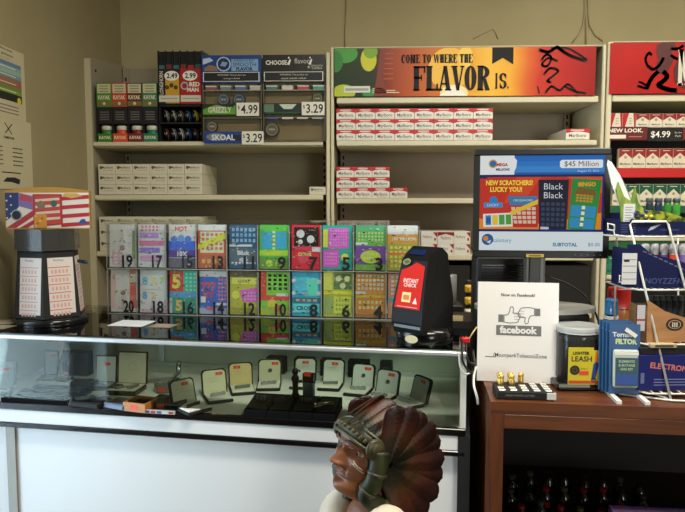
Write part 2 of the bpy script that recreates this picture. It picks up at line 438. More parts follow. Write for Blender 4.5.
# ---------------------------------------------------------------- banners
def ramp_mat(name, stops, along='X', w=1.0, nz=.06, sc=3):
    """printed artwork that runs through flat colours from left to right"""
    mm, nt, b = newmat(name); L = nt.links.new
    tc = nt.nodes.new('ShaderNodeTexCoord'); sp = nt.nodes.new('ShaderNodeSeparateXYZ'); n = nt.nodes.new('ShaderNodeTexNoise'); n.inputs['Scale'].default_value = sc
    ma = nt.nodes.new('ShaderNodeMath'); ma.operation = 'MULTIPLY_ADD'; ma.inputs[1].default_value = 1 / w; ma.inputs[2].default_value = .5 - nz / 2
    ad = nt.nodes.new('ShaderNodeMath'); ad.operation = 'MULTIPLY_ADD'; ad.inputs[1].default_value = nz
    cr = nt.nodes.new('ShaderNodeValToRGB'); e = cr.color_ramp.elements
    for i, (p, c) in enumerate(stops):
        el = e[i] if i < 2 else e.new(p)
        el.position = p; el.color = lin(c)
    L(tc.outputs['Object'], sp.inputs[0]); L(sp.outputs[along], ma.inputs[0]); L(tc.outputs['Object'], n.inputs['Vector'])
    L(n.outputs['Fac'], ad.inputs[0]); L(ma.outputs[0], ad.inputs[2]); L(ad.outputs[0], cr.inputs[0]); L(cr.outputs[0], b.inputs['Base Color'])
    b.inputs['Roughness'].default_value = .4; b.inputs['Specular IOR Level'].default_value = .3
    return mm
x0, x1 = xat(334.5, YF, 72), xat(595, YF, 72); z0, z1 = zat(97.2, YF), zat(48.7, YF)
W, H = x1 - x0, z1 - z0
BAN = ramp_mat('banner_orange_print', [(0, '#14330f'), (.16, '#1f2a10'), (.2, '#8a2f14'), (.3, '#b8531c'), (.42, '#d0761f'), (.52, '#e6a22a'), (.6, '#efb93a'), (.68, '#e9a62c'), (.74, '#d5631f'), (.8, '#c22f18'), (.9, '#b01c14'), (1, '#96140f')], 'X', W, .06, 5)
t = thing('banner_sign', 'long orange banner about flavor with green leaves and black script over the middle shelves', 'banner', ((x0 + x1) / 2, YF - .001, z0), 0, 'banners over the shelves')
m = MB(); m.box(-W / 2, W / 2, -.006, 0, .001, H - .001, BAN)
y = -.0065
def blob(cx, cz, rx, rz, c, yy): m.flat([(max(-W / 2, min(W / 2, cx + rx * math.cos(a * PI / 12))), max(.002, min(H - .002, cz + rz * math.sin(a * PI / 12)))) for a in range(24)], yy, c)
px2 = lambda p: (p - 334.5) / 260.5 * W - W / 2
pz2 = lambda p: (97.2 - p) / 48.5 * H
blob(px2(345), pz2(54), .055, .04, mat('#3f9a35'), y); blob(px2(336), pz2(62), .03, .045, mat('#2f7d2c'), y - .0002)
blob(px2(369), pz2(60), .034, .05, mat('#c9c826'), y - .0004); blob(px2(371), pz2(52), .03, .03, mat('#79a726'), y - .0006)
blob(px2(344), pz2(93), .05, .035, mat('#b7c22a'), y - .0002); blob(px2(370), pz2(94), .03, .02, mat('#2f8a3c'), y - .0003)
m.flat([(px2(374), 0.002), (px2(378), H * .5), (px2(381), H - .002), (px2(386), H - .002), (px2(384), H * .4), (px2(388), .002)], y - .0008, mat('#7c2712'))
for i in range(6): m.rect(px2(383), px2(394), pz2(80 - i * 5), pz2(78.6 - i * 5), y - .0003, mat('#a84a1c'))
blob(px2(450), pz2(70), .09, .09, mat('#efb83c'), y); blob(px2(466), pz2(58), .03, .045, mat('#f3c851'), y - .0002); blob(px2(455), pz2(94), .06, .035, mat('#f6dfa0'), y - .0002)
m.flat([(px2(440), .002), (px2(450), pz2(90)), (px2(455), pz2(86)), (px2(462), pz2(91)), (px2(468), .002)], y - .0004, mat('#f3efdf'))
m.flat([(px2(492.5), H - .002), (px2(513.5), H - .002), (px2(513.5), pz2(66)), (px2(503), pz2(59.5)), (px2(492.5), pz2(65.5))], y - .0006, BLACKM)
m.rect(px2(344), px2(370.5), pz2(93), pz2(86.5), y - .0008, mat('#d9d9cf')); m.rect(px2(345.5), px2(369), pz2(91.2), pz2(88.6), y - .0010, mat('#9aa19a'))
for i in range(3): m.rect(px2(373), px2((384, 396, 400)[i]), pz2(89.6 + i * 2), pz2(88.6 + i * 2), y - .0008, mat('#d8c9a0'))
pn = m.build('panel', t)
m = MB(); slabtext(m, 'COME TO WHERE THE', px2(402), pz2(64), px2(473) - px2(402), pz2(55.5) - pz2(64), -.0085, BLACKM, .1)
slabtext(m, 'FLAVOR', px2(414), pz2(91.5), px2(490) - px2(414), pz2(67) - pz2(91.5), -.0085, BLACKM, .06)
slabtext(m, 'IS.', px2(495), pz2(90), px2(511) - px2(495), pz2(74.5) - pz2(90), -.0085, BLACKM, .1)
m.build('lettering', pn)
m = MB(); sc = MB
def SS(pts, w): m.stroke([(px2(a), pz2(b)) for a, b in pts], w * .8, -.0083, mat('#241008'))
def sm(pts, n=6): return [(v.x, v.y) for v in spl([(a, b, 0) for a, b in pts], n)]
SS(sm([(539, 52), (548, 54), (556, 49.5), (560, 52), (570, 58), (585, 63)]), .016); SS(sm([(551, 50), (566, 50.5), (577, 56), (586, 62)]), .010)
SS(sm([(541, 62), (546, 56.5), (551, 60), (547, 68), (542, 66), (548, 60), (557, 63)]), .011)
SS(sm([(544, 76), (550, 70), (558, 73), (548, 82), (551, 84)]), .012); SS(sm([(546, 94), (552, 88), (560, 92), (568, 86), (578, 95)]), .011); SS(sm([(538, 88), (540, 95)]), .006)
SS(sm([(565, 88), (575, 93), (586, 95)]), .010)
m.build('script_lettering', pn)

x0, x1 = xat(609, YF, 72), xf - .035; z0, z1 = zat(96, YF), zat(45.7, YF); W, H = x1 - x0, z1 - z0
t = thing('banner_sign', 'red banner with a dark heraldic lion over the right hand shelves', 'banner', (x0, YF - .0045, z0), 0, 'banners over the shelves')
RB = noise_mat('banner_red_print', '#a3130f', '#b91a14', 4, .4, 0)
m = MB(); m.box(0, W, -.006, 0, .001, H - .001, RB); pn = m.build('panel', t)
S = W / ((x1 - xat(609, YF, 72)) or 1); k = (xat(685, YF, 72) - x0) / 76
q = lambda a, b: ((a - 609) * k, (96 - b) / 50.3 * H)
m = MB(); LI = mat('#4f1410', .5)
def LS(pts, w): m.stroke([q(a, b) for a, b in sm(pts)], w * .72, -.0075, LI)
def LP(pts): m.flat([q(a, b) for a, b in pts], -.0072, LI)
LS([(647, 70), (644, 62), (647, 56), (650, 58)], .014); LS([(647, 69), (652, 72), (658, 68), (662, 60)], .018)          # tail
LP([(655, 48), (660, 45.9), (672, 46), (674, 52), (669, 57), (672, 64), (666, 75), (658, 77), (654, 70), (657, 62), (654, 55)])   # body and mane
LS([(657, 74), (652, 79), (649, 84), (647, 89)], .024); LS([(647, 89), (643, 86), (638, 84)], .012); LS([(648, 91), (643, 90), (637, 88)], .014)   # hind leg
LS([(662, 74), (666, 79), (662, 84), (658, 88), (668, 92), (676, 93)], .026)                                               # standing leg
LS([(668, 58), (676, 62), (682, 58)], .016); LS([(668, 52), (676, 52), (681, 49)], .016)                                    # fore paws
LP([(683, 54), (677, 60), (672, 72), (673, 84), (680, 90), (692, 94), (692, 50)])
m.build('lion_emblem', pn)
m = MB(); slabtext(m, 'M', q(676, 0)[0], q(0, 88)[1], q(692, 0)[0] - q(676, 0)[0], (88 - 53) / 50.3 * H, -.0085, mat('#cfcabb'), .1); m.build('lettering', pn)

# ================================================================ cartons
def carton_mb(w, h, d, red):
    m = MB(); b = mat('#e3e0d4', .5) if red else mat('#d9d4bd', .5)
    m.box(-w / 2 + .0006, w / 2 - .0006, 0, d, 0, h - .0006, b, .0012)
    y = -.0004
    if red == 1:
        m.flat([(-w * .49, h * .98), (-w * .49, h * .58), (-w * .34, h * .66), (-w * .12, h * .74), (w * .12, h * .74), (w * .34, h * .66), (w * .49, h * .58), (w * .49, h * .98)], y, RED)
        m.rect(-w * .3, w * .26, h * .82, h * .9, 2 * y, mat('#efe9dd')); m.text('Marlboro', 0, h * .38, h * .3, y, mat('#4a4644'), wmax=w * .74, bold=.01)
        m.rect(-w * .3, w * .3, h * .1, h * .14, y, mat('#b9b4a6'))
    elif red == 2:
        m.flat([(w * .22, h * .92), (w * .48, h * .92), (w * .48, h * .5), (w * .35, h * .7)], y, mat('#a8141a')); m.text('Marlboro', -w * .12, h * .55, h * .26, y, mat('#3d3a38'), wmax=w * .55)
        m.flat([(w * .3, h * .45), (w * .4, h * .45), (w * .4, h * .25), (w * .35, h * .2), (w * .3, h * .25)], y, mat('#a8141a'))
    elif red == 3:
        m.flat([(-w * .49, h * .95), (-w * .49, h * .6), (0, h * .8), (w * .49, h * .6), (w * .49, h * .95)], y, mat('#8f1418')); m.text('Marlboro', 0, h * .45, h * .26, y, mat('#3d3a38'), wmax=w * .6)
    else:
        m.text('Marlboro', w * .05, h * .66, h * .22, y, mat('#4b4638'), wmax=w * .62, bold=.01)
        m.flat([(-w * .4, h * .78), (-w * .26, h * .78), (-w * .26, h * .58), (-w * .33, h * .45), (-w * .4, h * .58)], y, mat('#6b5a3c'))
        m.rect(-w * .2, w * .36, h * .36, h * .4, y, mat('#a39d88'))
    return m
def cartons(px0, px1, nx, rows, pyb, pyt, red, Y, label, group, d=.285, cols=None):
    """rows stacked on a shelf, end-on; label has slots for the row and the place in it"""
    x0, x1 = xat(px0, Y, pyb), xat(px1, Y, pyb); w = (x1 - x0) / nx; zb = zat(pyb, Y); h = (zat(pyt, Y) - zb) / rows
    first = None; rn = {1: ['only'], 2: ['bottom', 'top'], 3: ['bottom', 'middle', 'top']}[rows]
    for r in range(rows):
        n = cols[r] if cols else nx
        for i in range(n):
            lab = label.format(rn[r], ORD[i])
            loc = (x0 + w * (i + .5), Y, zb + .0008 + r * h)
            if first is None:
                first = carton_mb(w, h, d, red).build('cigarette_carton', None, loc); tag(first, lab, 'carton', group)
            else: dup(first, loc, None, lab)
    return w, h
cartons(98.8, 202.2, 6, 3, 194.7, 163.6, 0, YF + .004, 'beige white carton, {} row of left shelf stack, {} from the shelf end panel', 'pale cartons on the left shelves')
cartons(309.3, 326, 1, 1, 195, 186.8, 0, YF + .004, 'lone pale carton on the left shelving beside the middle post', 'pale cartons on the left shelves')
cartons(99.8, 202, 6, 3, 251.8, 217, 0, YF + .004, 'pale carton behind the ticket bins, {} row, {} from the shelf end panel', 'pale cartons behind the ticket bins')
cartons(336.3, 492.6, 8, 3, 140.8, 108.8, 1, YF + .004, 'red and white carton under orange banner, {} row of eight wide stack, {} from left', 'red and white cartons')
m_w = xat(492.6, YF + .004, 140) - xat(336.3, YF + .004, 140)
cartons(565.5, 589.5, 1, 1, 140.6, 129.8, 1, YF + .02, 'lone red and white carton at the right end of shelf under orange banner', 'red and white cartons')
cartons(336.3, 407.5, 4, 3, 198.3, 167, 1, YF + .004, 'red and white carton in the small stack one shelf lower, {} row, {} from left', 'red and white cartons', cols=[4, 3, 3])
x0 = xat(421, YF, 250); w = xat(437.5, YF, 250) - x0; zb = zat(255, YF); hh = (zat(231.5, YF) - zb) / 2
first = {}
for r in range(2):
    for i in range(3):
        kd = 3 if (i == 1 and r == 1) else 2; loc = (x0 + w * (i + .5), YF + .004, zb + .0008 + r * hh)
        lab = 'white carton with dark red chevron behind the ticket scanner, %s row, %s from scanner' % (('bottom', 'top')[r], ORD[i])
        if kd in first: dup(first[kd], loc, None, lab)
        else: first[kd] = tag(carton_mb(w, hh, .28, kd).build('cigarette_carton', None, loc), lab, 'carton', 'white cartons behind the ticket scanner')

# ================================================================ cigarette packs on the right shelves
def pack_mb(w, h, top, body, style):
    m = MB(); d = .023; B = mat(body, .45); T = mat(top, .4)
    m.box(-w / 2 + .0006, w / 2 - .0006, 0, d, 0, h, B, .0015); y = -.0004
    if style == 1:
        m.flat([(-w * .48, h * .99), (-w * .48, h * .01), (-w * .3, h * .01), (-w * .02, h * .99)], y, T); m.flat([(w * .3, h * .99), (w * .48, h * .99), (w * .48, h * .01), (w * .4, h * .01)], y, T)
        for i in range(3): m.rect(w * .0, w * .2, h * (.6 - i * .18), h * (.66 - i * .18), 2 * y, mat('#a79a8c'))
    else:
        m.flat([(-w * .48, h * .99), (-w * .48, h * .5), (0, h * .78), (w * .48, h * .5), (w * .48, h * .99)], y, T)
        m.rect(-w * .26, w * .26, h * .88, h * .91, 2 * y, mat('#e8dfc8')); m.disc(0, h * .56, w * .11, y, mat('#a89468'), 10)
        m.text('Marlboro', 0, h * .22, h * .12, y, mat('#3b3632'), wmax=w * .78, bold=.02); m.rect(-w * .2, w * .2, h * .08, h * .1, y, mat('#b9b09a'))
    return m
def packs(n, px, pitch, pyb, pyt, top, body, style, label, group, Y=YF + .014):
    first = None
    x0 = xat(px, Y, pyb); w = (xat(px + pitch * n, Y, pyb) - x0) / n; zb = zat(pyb, Y) + .0008; h = zat(pyt, Y) - zb
    for i in range(n):
        loc = (x0 + w * (i + .5), Y, zb); lab = label.format(ORD[i])
        if first is None: first = tag(pack_mb(w, h, top, body, style).build('cigarette_pack', None, loc), lab, 'cigarette pack', group)
        else: dup(first, loc, None, lab)
packs(2, 608.8, 13.3, 128.9, 114.5, '#b3161a', '#d9d0bd', 1, 'red and white pack with slanted panel, {} from post, under the red banner', 'packs under the red banner')
packs(5, 635.6, 13.5, 128.9, 115, '#8c1a1c', '#dcd4bf', 0, 'dark red topped pack under the red banner, {} along from the slanted packs', 'packs under the red banner')
packs(6, 618.3, 13.6, 168.9, 149.5, '#8f1b1c', '#ddd2b8', 0, 'red topped cream pack above the red shelf edge, {} from the screen side', 'packs above the red shelf edge')
packs(6, 604.8 + 7, 13.6, 205.9, 184.5, '#0d5334', '#dbd3ba', 0, 'green topped cream pack on the shelf below the red edge, {} from the screen side', 'green topped packs')
packs(5, 598.5 + 7, 14, 273.9, 255.5, '#0a6b52', '#0d7a60', 0, 'teal green pack on the low cream shelf behind the wire rack, {} from left', 'teal packs')
# price strips on the lip of the top pack shelf
t = thing('shelf_talker', 'dark red NEW LOOK strip on the shelf edge beside the price tag', 'shelf sign', (xat(606.5, YF, 135), YF - .0002, zat(141.2, YF)), 0)
W = xat(646.5, YF, 135) - xat(606.5, YF, 135); H = zat(128, YF) - zat(141.2, YF)
MB().box(0, W, -.003, 0, 0, H, mat('#5e1210', .45)).build('strip', t)
m = MB(); m.text('NEW LOOK.', W * .47, H * .72, H * .3, -.0035, mat('#eee6d6'), w=W * .86, bold=.03); m.rect(.01, W * .48, H * .12, H * .4, -.0035, mat('#e6dcc8')); m.rect(W * .55, W * .88, H * .22, H * .3, -.0035, mat('#b06a5c')); m.build('lettering', t)
t = thing('price_tag', 'black price tag reading 4.99 on the shelf under the red banner', 'price tag', (xat(647.5, YF, 135), YF - .0002, zat(142.2, YF)), 0)
W = xat(682.5, YF, 135) - xat(647.5, YF, 135); H = zat(129.2, YF) - zat(142.2, YF)
MB().box(0, W, -.004, 0, 0, H, BLACKM).build('card', t)
m = MB(); m.text('$4.99', W * .36, H * .48, H * .55, -.0045, mat('#f2efe4'), wmax=W * .66, bold=.01); m.text('Buy One', W * .86, H * .62, H * .16, -.0045, mat('#c9c4b8'), wmax=W * .2); m.text('Pack', W * .86, H * .38, H * .16, -.0045, mat('#c9c4b8'), wmax=W * .2); m.build('lettering', t)

# ================================================================ snuff displays on the top left shelf
zs = zat(141, YF) + .0008
cols = [('#4b8a2c', '#3e7a2a', 'first', 'lime green'), ('#c8402c', '#d9512c', 'second', 'orange red'), ('#5a2a20', '#7a1f2a', 'third', 'maroon'), ('#2f7d52', '#1f7a58', 'fourth', 'teal green')]
px0, pitch = 97.0, 15.2
for i, (c1, c2, o, cn) in enumerate(cols):
    Y = YF + .012; xa_ = xat(px0 + i * pitch, Y, 110); xb_ = xat(px0 + (i + 1) * pitch, Y, 110); w = xb_ - xa_ - .001; Hh = zat(81.5, Y) - zs
    t = thing('snuff_can_dispenser', '%s trimmed tall snuff can dispenser, %s from the shelf end panel' % (cn, o), 'can dispenser', ((xa_ + xb_) / 2, Y, zs), 0, 'tall snuff can dispensers')
    f = lambda p: (139.5 - p) / 58 * Hh
    m = MB(); m.box(-w / 2, w / 2, .07, .09, 0, Hh, BLACKM); m.box(-w / 2, -w / 2 + .002, 0, .07, 0, Hh, BLACKM); m.box(w / 2 - .002, w / 2, 0, .07, 0, Hh, BLACKM)
    m.box(-w / 2 + .002, w / 2 - .002, 0, .07, f(122), Hh, BLACKM); m.box(-w / 2, w / 2, 0, .07, 0, .004, BLACKM); m.build('body', t)
    m = MB(); m.box(-w / 2, w / 2, -.002, 0, f(105), f(81.5), mat(c1, .5)); m.rect(-w * .44, w * .44, f(91.5), f(82.5), -.0024, mat('#cfc6a2'))
    for k in range(3): m.rect(-w * .3, w * .3, f(90.4 - k * 2.6), f(89.2 - k * 2.6), -.0028, mat('#8c9a72'))
    m.text('KAYAK', 0, f(95.6), f(93.4) - f(97.6), -.0024, mat('#e6dcc0'), wmax=w * .8, bold=.03); m.rect(-w * .46, w * .46, f(104), f(99.5), -.0024, mat('#7b6a3a')); m.disc(0, f(101.7), w * .1, -.0028, mat('#d8cf9c'), 12)
    m.build('header_card', t)
    m = MB(); m.box(-w * .46, w * .46, -.0015, -.0001, f(121), f(106), mat('#17161a', .5))
    for k in range(4): m.rect(-w * .3, w * .3, f(110.6 + k * 2.4), f(109.6 + k * 2.4), -.002, mat('#6d6a66'))
    m.build('info_panel', t)
    m = MB(); m.box(-w * .48, w * .48, -.003, -.001, 0.001, f(131.3), mat(c2, .45)); m.text('KAYAK', 0, f(135.2), f(133.6) - f(136.8), -.0034, mat('#e9dcb8'), wmax=w * .8, bold=.03); m.build('front_label', t)
    can = MB(); can.cyl((0, 0, 0), w * .42, .049, mat(c2, .4), 20, bev=.002); can.cyl((0, 0, .0491), w * .43, .018, mat('#dcdacd', .35), 20, bev=.002)
    tag(can.build('snuff_can', None, ((xa_ + xb_) / 2, Y + .0335, zs + .0045)), '%s snuff can stack with white lid in the foot of the %s tall dispenser' % (cn, o), 'snuff can', 'cans in the tall dispensers')

# chewing tobacco pouch rack
Y = YF + .006; xa_, xb_ = xat(158.6, Y, 100), xat(202, Y, 100); W = xb_ - xa_; Ht = zat(47.5, Y) - zs
t = thing('pouch_rack', 'tall black tobacco pouch rack with 2.49 and 2.99 price cards', 'display rack', ((xa_ + xb_) / 2, Y, zs), 0)
f = lambda p: (140.5 - p) / 93 * Ht
m = MB(); m.box(-W / 2, W / 2, .16, .17, 0, Ht * .93, BLACKM); m.box(-W / 2, -W / 2 + .004, 0, .16, 0, f(67), BLACKM); m.box(W / 2 - .004, W / 2, 0, .16, 0, f(67), BLACKM)
m.box(-W / 2, W / 2, .0, .16, 0, .004, BLACKM); m.box(-W / 2, W / 2, .0, .16, f(122.5), f(121), BLACKM); m.box(-W / 2, W / 2, .0, .16, f(105), f(103), BLACKM); m.build('body', t)
for i in range(7):
    x = -W / 2 + W * i / 6.0
    m = MB(); m.prism([(0, f(67)), (.16, f(67)), (.16, f(46)), (.0, f(49))], x - .0012, x + .0012, mat('#2b2a28', .35), 'yz'); m.build('divider', t)
m = MB()
for i in range(6):
    x = -W / 2 + W * (i + .5) / 6; c = ['#3c6d6a', '#702a26', '#3c6d6a', '#7a2b2a', '#a02a2a', '#35544e'][i]
    m.box(x - W * .065, x + W * .065, .004, .03, f(67), f(63.5 - (i % 2)), mat(c, .5)); m.box(x - W * .07, x + W * .07, .012, .15, f(67), f(49.5), BLACKM)
m.build('pouch_tops', t)
m = MB(); m.box(-W / 2, -.001, -.004, 0, f(102.5), f(67.5), BLACKM); y = -.0045
m.rect(-W * .33, -.002, f(102), f(75), y, mat('#c99a22')); m.text('LONGHORN', -W * .42, f(82), W * .1, y, mat('#d6d2c4'), w=f(69) - f(95), ang=PI / 2, bold=.02) if 0 else None
m.text('LONGHORN', -W * .42, f(81.5), W * .09, y, mat('#d6d2c4'), wmax=f(70) - f(93), ang=PI / 2, bold=.02)
m.disc(-W * .18, f(74.5), W * .17, y - .0004, mat('#ece9df'), 24, f(69.5) - f(74.5)); m.text('2.49', -W * .17, f(74.4), f(71.6) - f(77), y - .0008, DKTXT, wmax=W * .25, bold=.03)
for k in range(3): m.disc(-W * (.09 + .1 * k), f(86 - k % 2 * 2), W * .05, y - .0004, mat('#4c3a1c'), 14)
m.rect(-W * .48, -W * .01, f(100.5), f(94), y - .0004, mat('#cfccbe')); m.rect(-W * .44, -W * .06, f(97.6), f(96.8), y - .0008, mat('#8c897c')); m.build('price_card', t)
m = MB(); m.box(.001, W / 2, -.004, 0, f(102.5), f(67.5), mat('#a81a20', .45))
m.disc(W * .24, f(74.5), W * .17, y - .0004, mat('#ece9df'), 24, f(69.5) - f(74.5)); m.text('2.99', W * .25, f(74.4), f(71.6) - f(77), y - .0008, DKTXT, wmax=W * .25, bold=.03)
m.text('RED', W * .34, f(83), f(80.5) - f(85), y, mat('#eae4d4'), wmax=W * .26, bold=.04); m.text('MAN', W * .3, f(88.4), f(86.2) - f(90.4), y, mat('#eae4d4'), wmax=W * .32, bold=.04); m.ring(W * .11, f(84.5), W * .09, W * .03, y, mat('#9fb0bc'))
m.rect(W * .02, W * .48, f(100.5), f(94), y - .0004, mat('#cfccbe')); m.rect(W * .06, W * .44, f(97.6), f(96.8), y - .0008, mat('#8c897c')); m.build('price_card', t)
first = None; cc = ['#9aa39a', '#b5b39c', '#7c7a66', '#4a6a9c', '#c8b82c', '#8f95a6', '#7a4a44', '#9aa0a0', '#d4d2c8', '#3f5a9a', '#4c4438', '#a9adb8']
for r in range(2):
    for i in range(6):
        m = MB(); c = mat(cc[r * 6 + i], .35); rr = W * .145
        m.lathe([(rr * .9, -.0105), (rr, -.009), (rr, 0), (rr, .0085), (rr * .9, .0105)], BLACKG, 24); m.lathe([(rr * .97, .0086), (rr * .97, .0112), (rr * .8, .0118)], c, 24); m.lathe([(rr * 1.01, .001), (rr * 1.01, .005)], c, 24)
        x = (xa_ + xb_) / 2 - W / 2 + W * (i + .5) / 6; z = zs + (f(121) if r == 0 else .004) + rr * 1.005 + .001
        tag(m.build('snuff_can', None, (x, Y + rr + .006, z), 0, (0, PI / 2 - .25, rad(35))), 'snuff can on edge in the pouch rack, %s row, %s from left' % (('upper', 'lower')[r], ORD[i]), 'snuff can', 'cans on edge in the pouch rack')

# two snuff can racks with header signs
def disc_can(px, py, Y, rp, face, label):
    c = P(px, py, Y=Y); r = rp * Y / FPX
    m = MB(); m.lathe([(r * .94, .022), (r, .02), (r, .011), (r * .985, .010), (r, .009), (r, .002), (r * .94, 0)], mat('#1d1d1f', .35), 28, axis='y'); m.disc(0, 0, r * .93, -.0004, mat(face, .35), 28); m.ring(0, 0, r * .8, r * .12, -.0008, mat('#b9c3cc'), 28); m.rect(-r * .45, r * .45, -r * .14, r * .14, -.0008, mat('#dfe4e6'))
    tag(m.build('snuff_can', None, c), label, 'snuff can', 'round cans facing out of the snuff racks')
RK = glass_mat('smoky_plastic', '#ece8de', .5, .1, 1.4, .02)
for s, (pa, pb) in enumerate(((202.5, 262), (263, 325.5))):
    Y = YF - .012; xa_, xb_ = xat(pa, Y, 110), xat(pb, Y, 110); W = xb_ - xa_ - .002; Ht = zat(54.5, Y) - zs
    u = lambda p: (p - pa) / (pb - pa) * W - W / 2
    f = lambda p: (141 - p) / 86.5 * Ht
    t = thing('snuff_can_rack', ('clear snuff can rack under the blue smooth flavor sign', 'clear snuff can rack under the black sign beside the middle post')[s], 'can rack', ((xa_ + xb_) / 2, Y, zs), 0, 'snuff can racks')
    m = MB(); m.box(-W / 2, W / 2, .045, .05, 0, Ht, mat('#b3a98e', .5)); m.box(-W / 2, -W / 2 + .003, .0, .045, 0, Ht * .98, mat('#6a6558', .4)); m.box(W / 2 - .003, W / 2, .0, .045, 0, Ht * .98, mat('#6a6558', .4)); m.build('body', t)
    for p in (141, 117.8, 90.2):
        m = MB(); m.box(-W / 2 + .003, W / 2 - .003, .003, .045, f(p), f(p) + .004, mat('#8c8574', .4)); m.build('shelf', t)
    m = MB(); m.box(-W / 2 + .003, W / 2 - .003, .0, .003, f(117), f(91), RK); m.box(-W / 2 + .003, W / 2 - .003, .0, .003, f(140.5), f(118.5), RK); m.build('clear_front', t)
    # header
    hm = MB(); hm.box(-W / 2, W / 2, -.005, -.0005, f(82.3), f(54.5), mat('#123f86', .4) if s == 0 else mat('#0c0c0d', .4)); y = -.0055
    hm.rect(-W * .48, W * .47, f(81), f(71.5), y, mat('#dcdacd')); hm.rect(-W * .465, W * .455, f(80.4), f(72.1), y - .0004, mat('#0e0e10'))
    hm.text('WARNING: This product can' , 0, f(74.7), f(73.6) - f(75.8), y - .0008, mat('#d4d2c6'), wmax=W * .7); hm.text(('cause gum disease', 'cause mouth cancer')[s], 0, f(78), f(76.9) - f(79.1), y - .0008, mat('#d4d2c6'), wmax=W * .55)
    hs_ = hm.build('header_sign', t); hm = MB()
    if s == 0:
        hm.rect(W * .0, W * .45, f(70.4), f(58.6), y, mat('#7fa4cf')); hm.text("AMERICA'S BEST", W * .22, f(60), f(59) - f(61.2), y - .0006, mat('#1b2f55'), wmax=W * .38); hm.text('SMOOTH', W * .22, f(64), f(62) - f(66), y - .0004, mat('#0e1c38'), wmax=W * .4, bold=.0); hm.text('FLAVOR', W * .22, f(68.4), f(66.6) - f(70.2), y - .0004, mat('#0e1c38'), wmax=W * .36, bold=.04)
        hm.disc(-W * .13, f(63.5), W * .12, y, mat('#0d2a5c'), 24); hm.ring(-W * .13, f(63.5), W * .12, W * .02, y - .0004, mat('#b7c6d8'), 24); hm.flat([(-W * .19, f(65)), (-W * .1, f(66)), (-W * .06, f(62)), (-W * .15, f(61))], y - .0005, mat('#8aa5c4'))
        hm.flat([(-W * .46, f(70.3)), (-W * .22, f(70.3)), (-W * .25, f(66)), (-W * .36, f(64)), (-W * .46, f(67))], y, mat('#8a6b4a')); hm.flat([(-W * .48, f(64)), (-W * .3, f(60)), (-W * .36, f(57)), (-W * .48, f(58))], y, mat('#b8c9df'))
    else:
        hm.text('CHOOSE', -W * .28, f(62.3), f(60) - f(64.6), y, mat('#e4e0d2'), wmax=W * .34, bold=.03); hm.text('flavor', W * .13, f(60.8), f(58.2) - f(63.4), y, mat('#c7c3b6'), wmax=W * .24)
        for k in (-.08, .26): hm.disc(W * k, f(57.6), W * .014, y, mat('#e4e0d2'), 8); hm.flat([(W * (k - .03), f(64)), (W * (k + .02), f(58.4)), (W * (k + .035), f(60)), (W * (k + .01), f(65))], y, mat('#e4e0d2'))
        hm.text('+', W * .24, f(67), f(65.6) - f(68.4), y, mat('#e4e0d2')); hm.text('SMOOTH', W * .37, f(65.8), f(64.8) - f(66.8), y, mat('#c9c5b8'), wmax=W * .2); hm.text('COPING', W * .37, f(68.2), f(67.2) - f(69.2), y, mat('#c9c5b8'), wmax=W * .2)
    hm.build('header_lettering', hs_)
    m = MB()
    for k in range(4):
        x = W * (-.36 + .25 * k); c = [['#8c5550', '#6f7f80', '#586f9c', '#b5b3a8'], ['#3f7a72', '#c9c7bb', '#b0464a', '#3f8f78']][s][k]
        m.box(x - W * .09, x + W * .09, .005, .02, f(90.2) + .004, f(86), mat(c, .4)); m.box(x - W * .09, x + W * .09, .005, .02, f(86), f(84.6), mat('#c9c7bb', .4))
    m.build('can_ends', t)
    def strip(a, b, c, d, col, txt, tc, extra=None, yy=-.004):
        m = MB(); m.box(u(a), u(b), yy, -.0005, f(d), f(c), mat(col, .4)); mm = yy - .0005
        if extra: extra(m, mm)
        if txt: m.text(txt, (u(a) + u(b)) / 2, (f(c) + f(d)) / 2, (f(c) - f(d)) * .5, mm - .0004, mat(tc), wmax=(u(b) - u(a)) * .7, bold=.03)
        m.build('brand_strip', t)
    def price(a, b, c, d, txt):
        m = MB(); m.box(u(a), u(b), -.009, -.0062, f(d), f(c), mat('#e2dfd2', .5)); m.text('$', u(a) + (u(b) - u(a)) * .1, f(c) + (f(d) - f(c)) * .38, (f(c) - f(d)) * .3, -.0094, DKTXT)
        m.text(txt, u(a) + (u(b) - u(a)) * .57, (f(c) + f(d)) / 2, (f(c) - f(d)) * .68, -.0094, DKTXT, wmax=(u(b) - u(a)) * .74, bold=.015); m.build('price_tag', t)
    if s == 0:
        def ex(m, yy):
            m.flat([(u(203), f(114)), (u(203), f(109)), (u(216), f(104)), (u(232), f(108)), (u(236), f(104)), (u(236), f(114))], yy, mat('#5c9a2e')); m.disc(u(219), f(109), W * .1, yy - .0002, mat('#8a9a80'), 18, f(105) - f(109))
        strip(203, 237, 103.5, 115.5, '#1e2a16', 'GRIZZLY', '#cfd6b0', ex); price(237, 259.5, 102.5, 115.8, '4.99')
        def ex2(m, yy): m.disc(u(216), f(137), W * .17, yy, mat('#7a7f80'), 20, f(133) - f(137)); m.rect(u(229), u(241), f(141), f(135), yy, mat('#1a2130'))
        strip(204, 242, 131.5, 143.5, '#15418f', 'SKOAL', '#d9dfe6', ex2); price(242, 263.8, 131.5, 145, '3.29')
    else:
        def ex3(m, yy): m.rect(u(264), u(274), f(112), f(104), yy, mat('#5e7a62')); m.flat([(u(279), f(104)), (u(297), f(104)), (u(292), f(109)), (u(284), f(109))], yy, mat('#c3d0be')); m.rect(u(265), u(300), f(113.5), f(112), yy, mat('#0f4f34'))
        strip(263.5, 302, 103, 113.8, '#142a20', '', '#ffffff', ex3); price(302, 324.8, 102, 115.5, '3.29')
        m = MB()
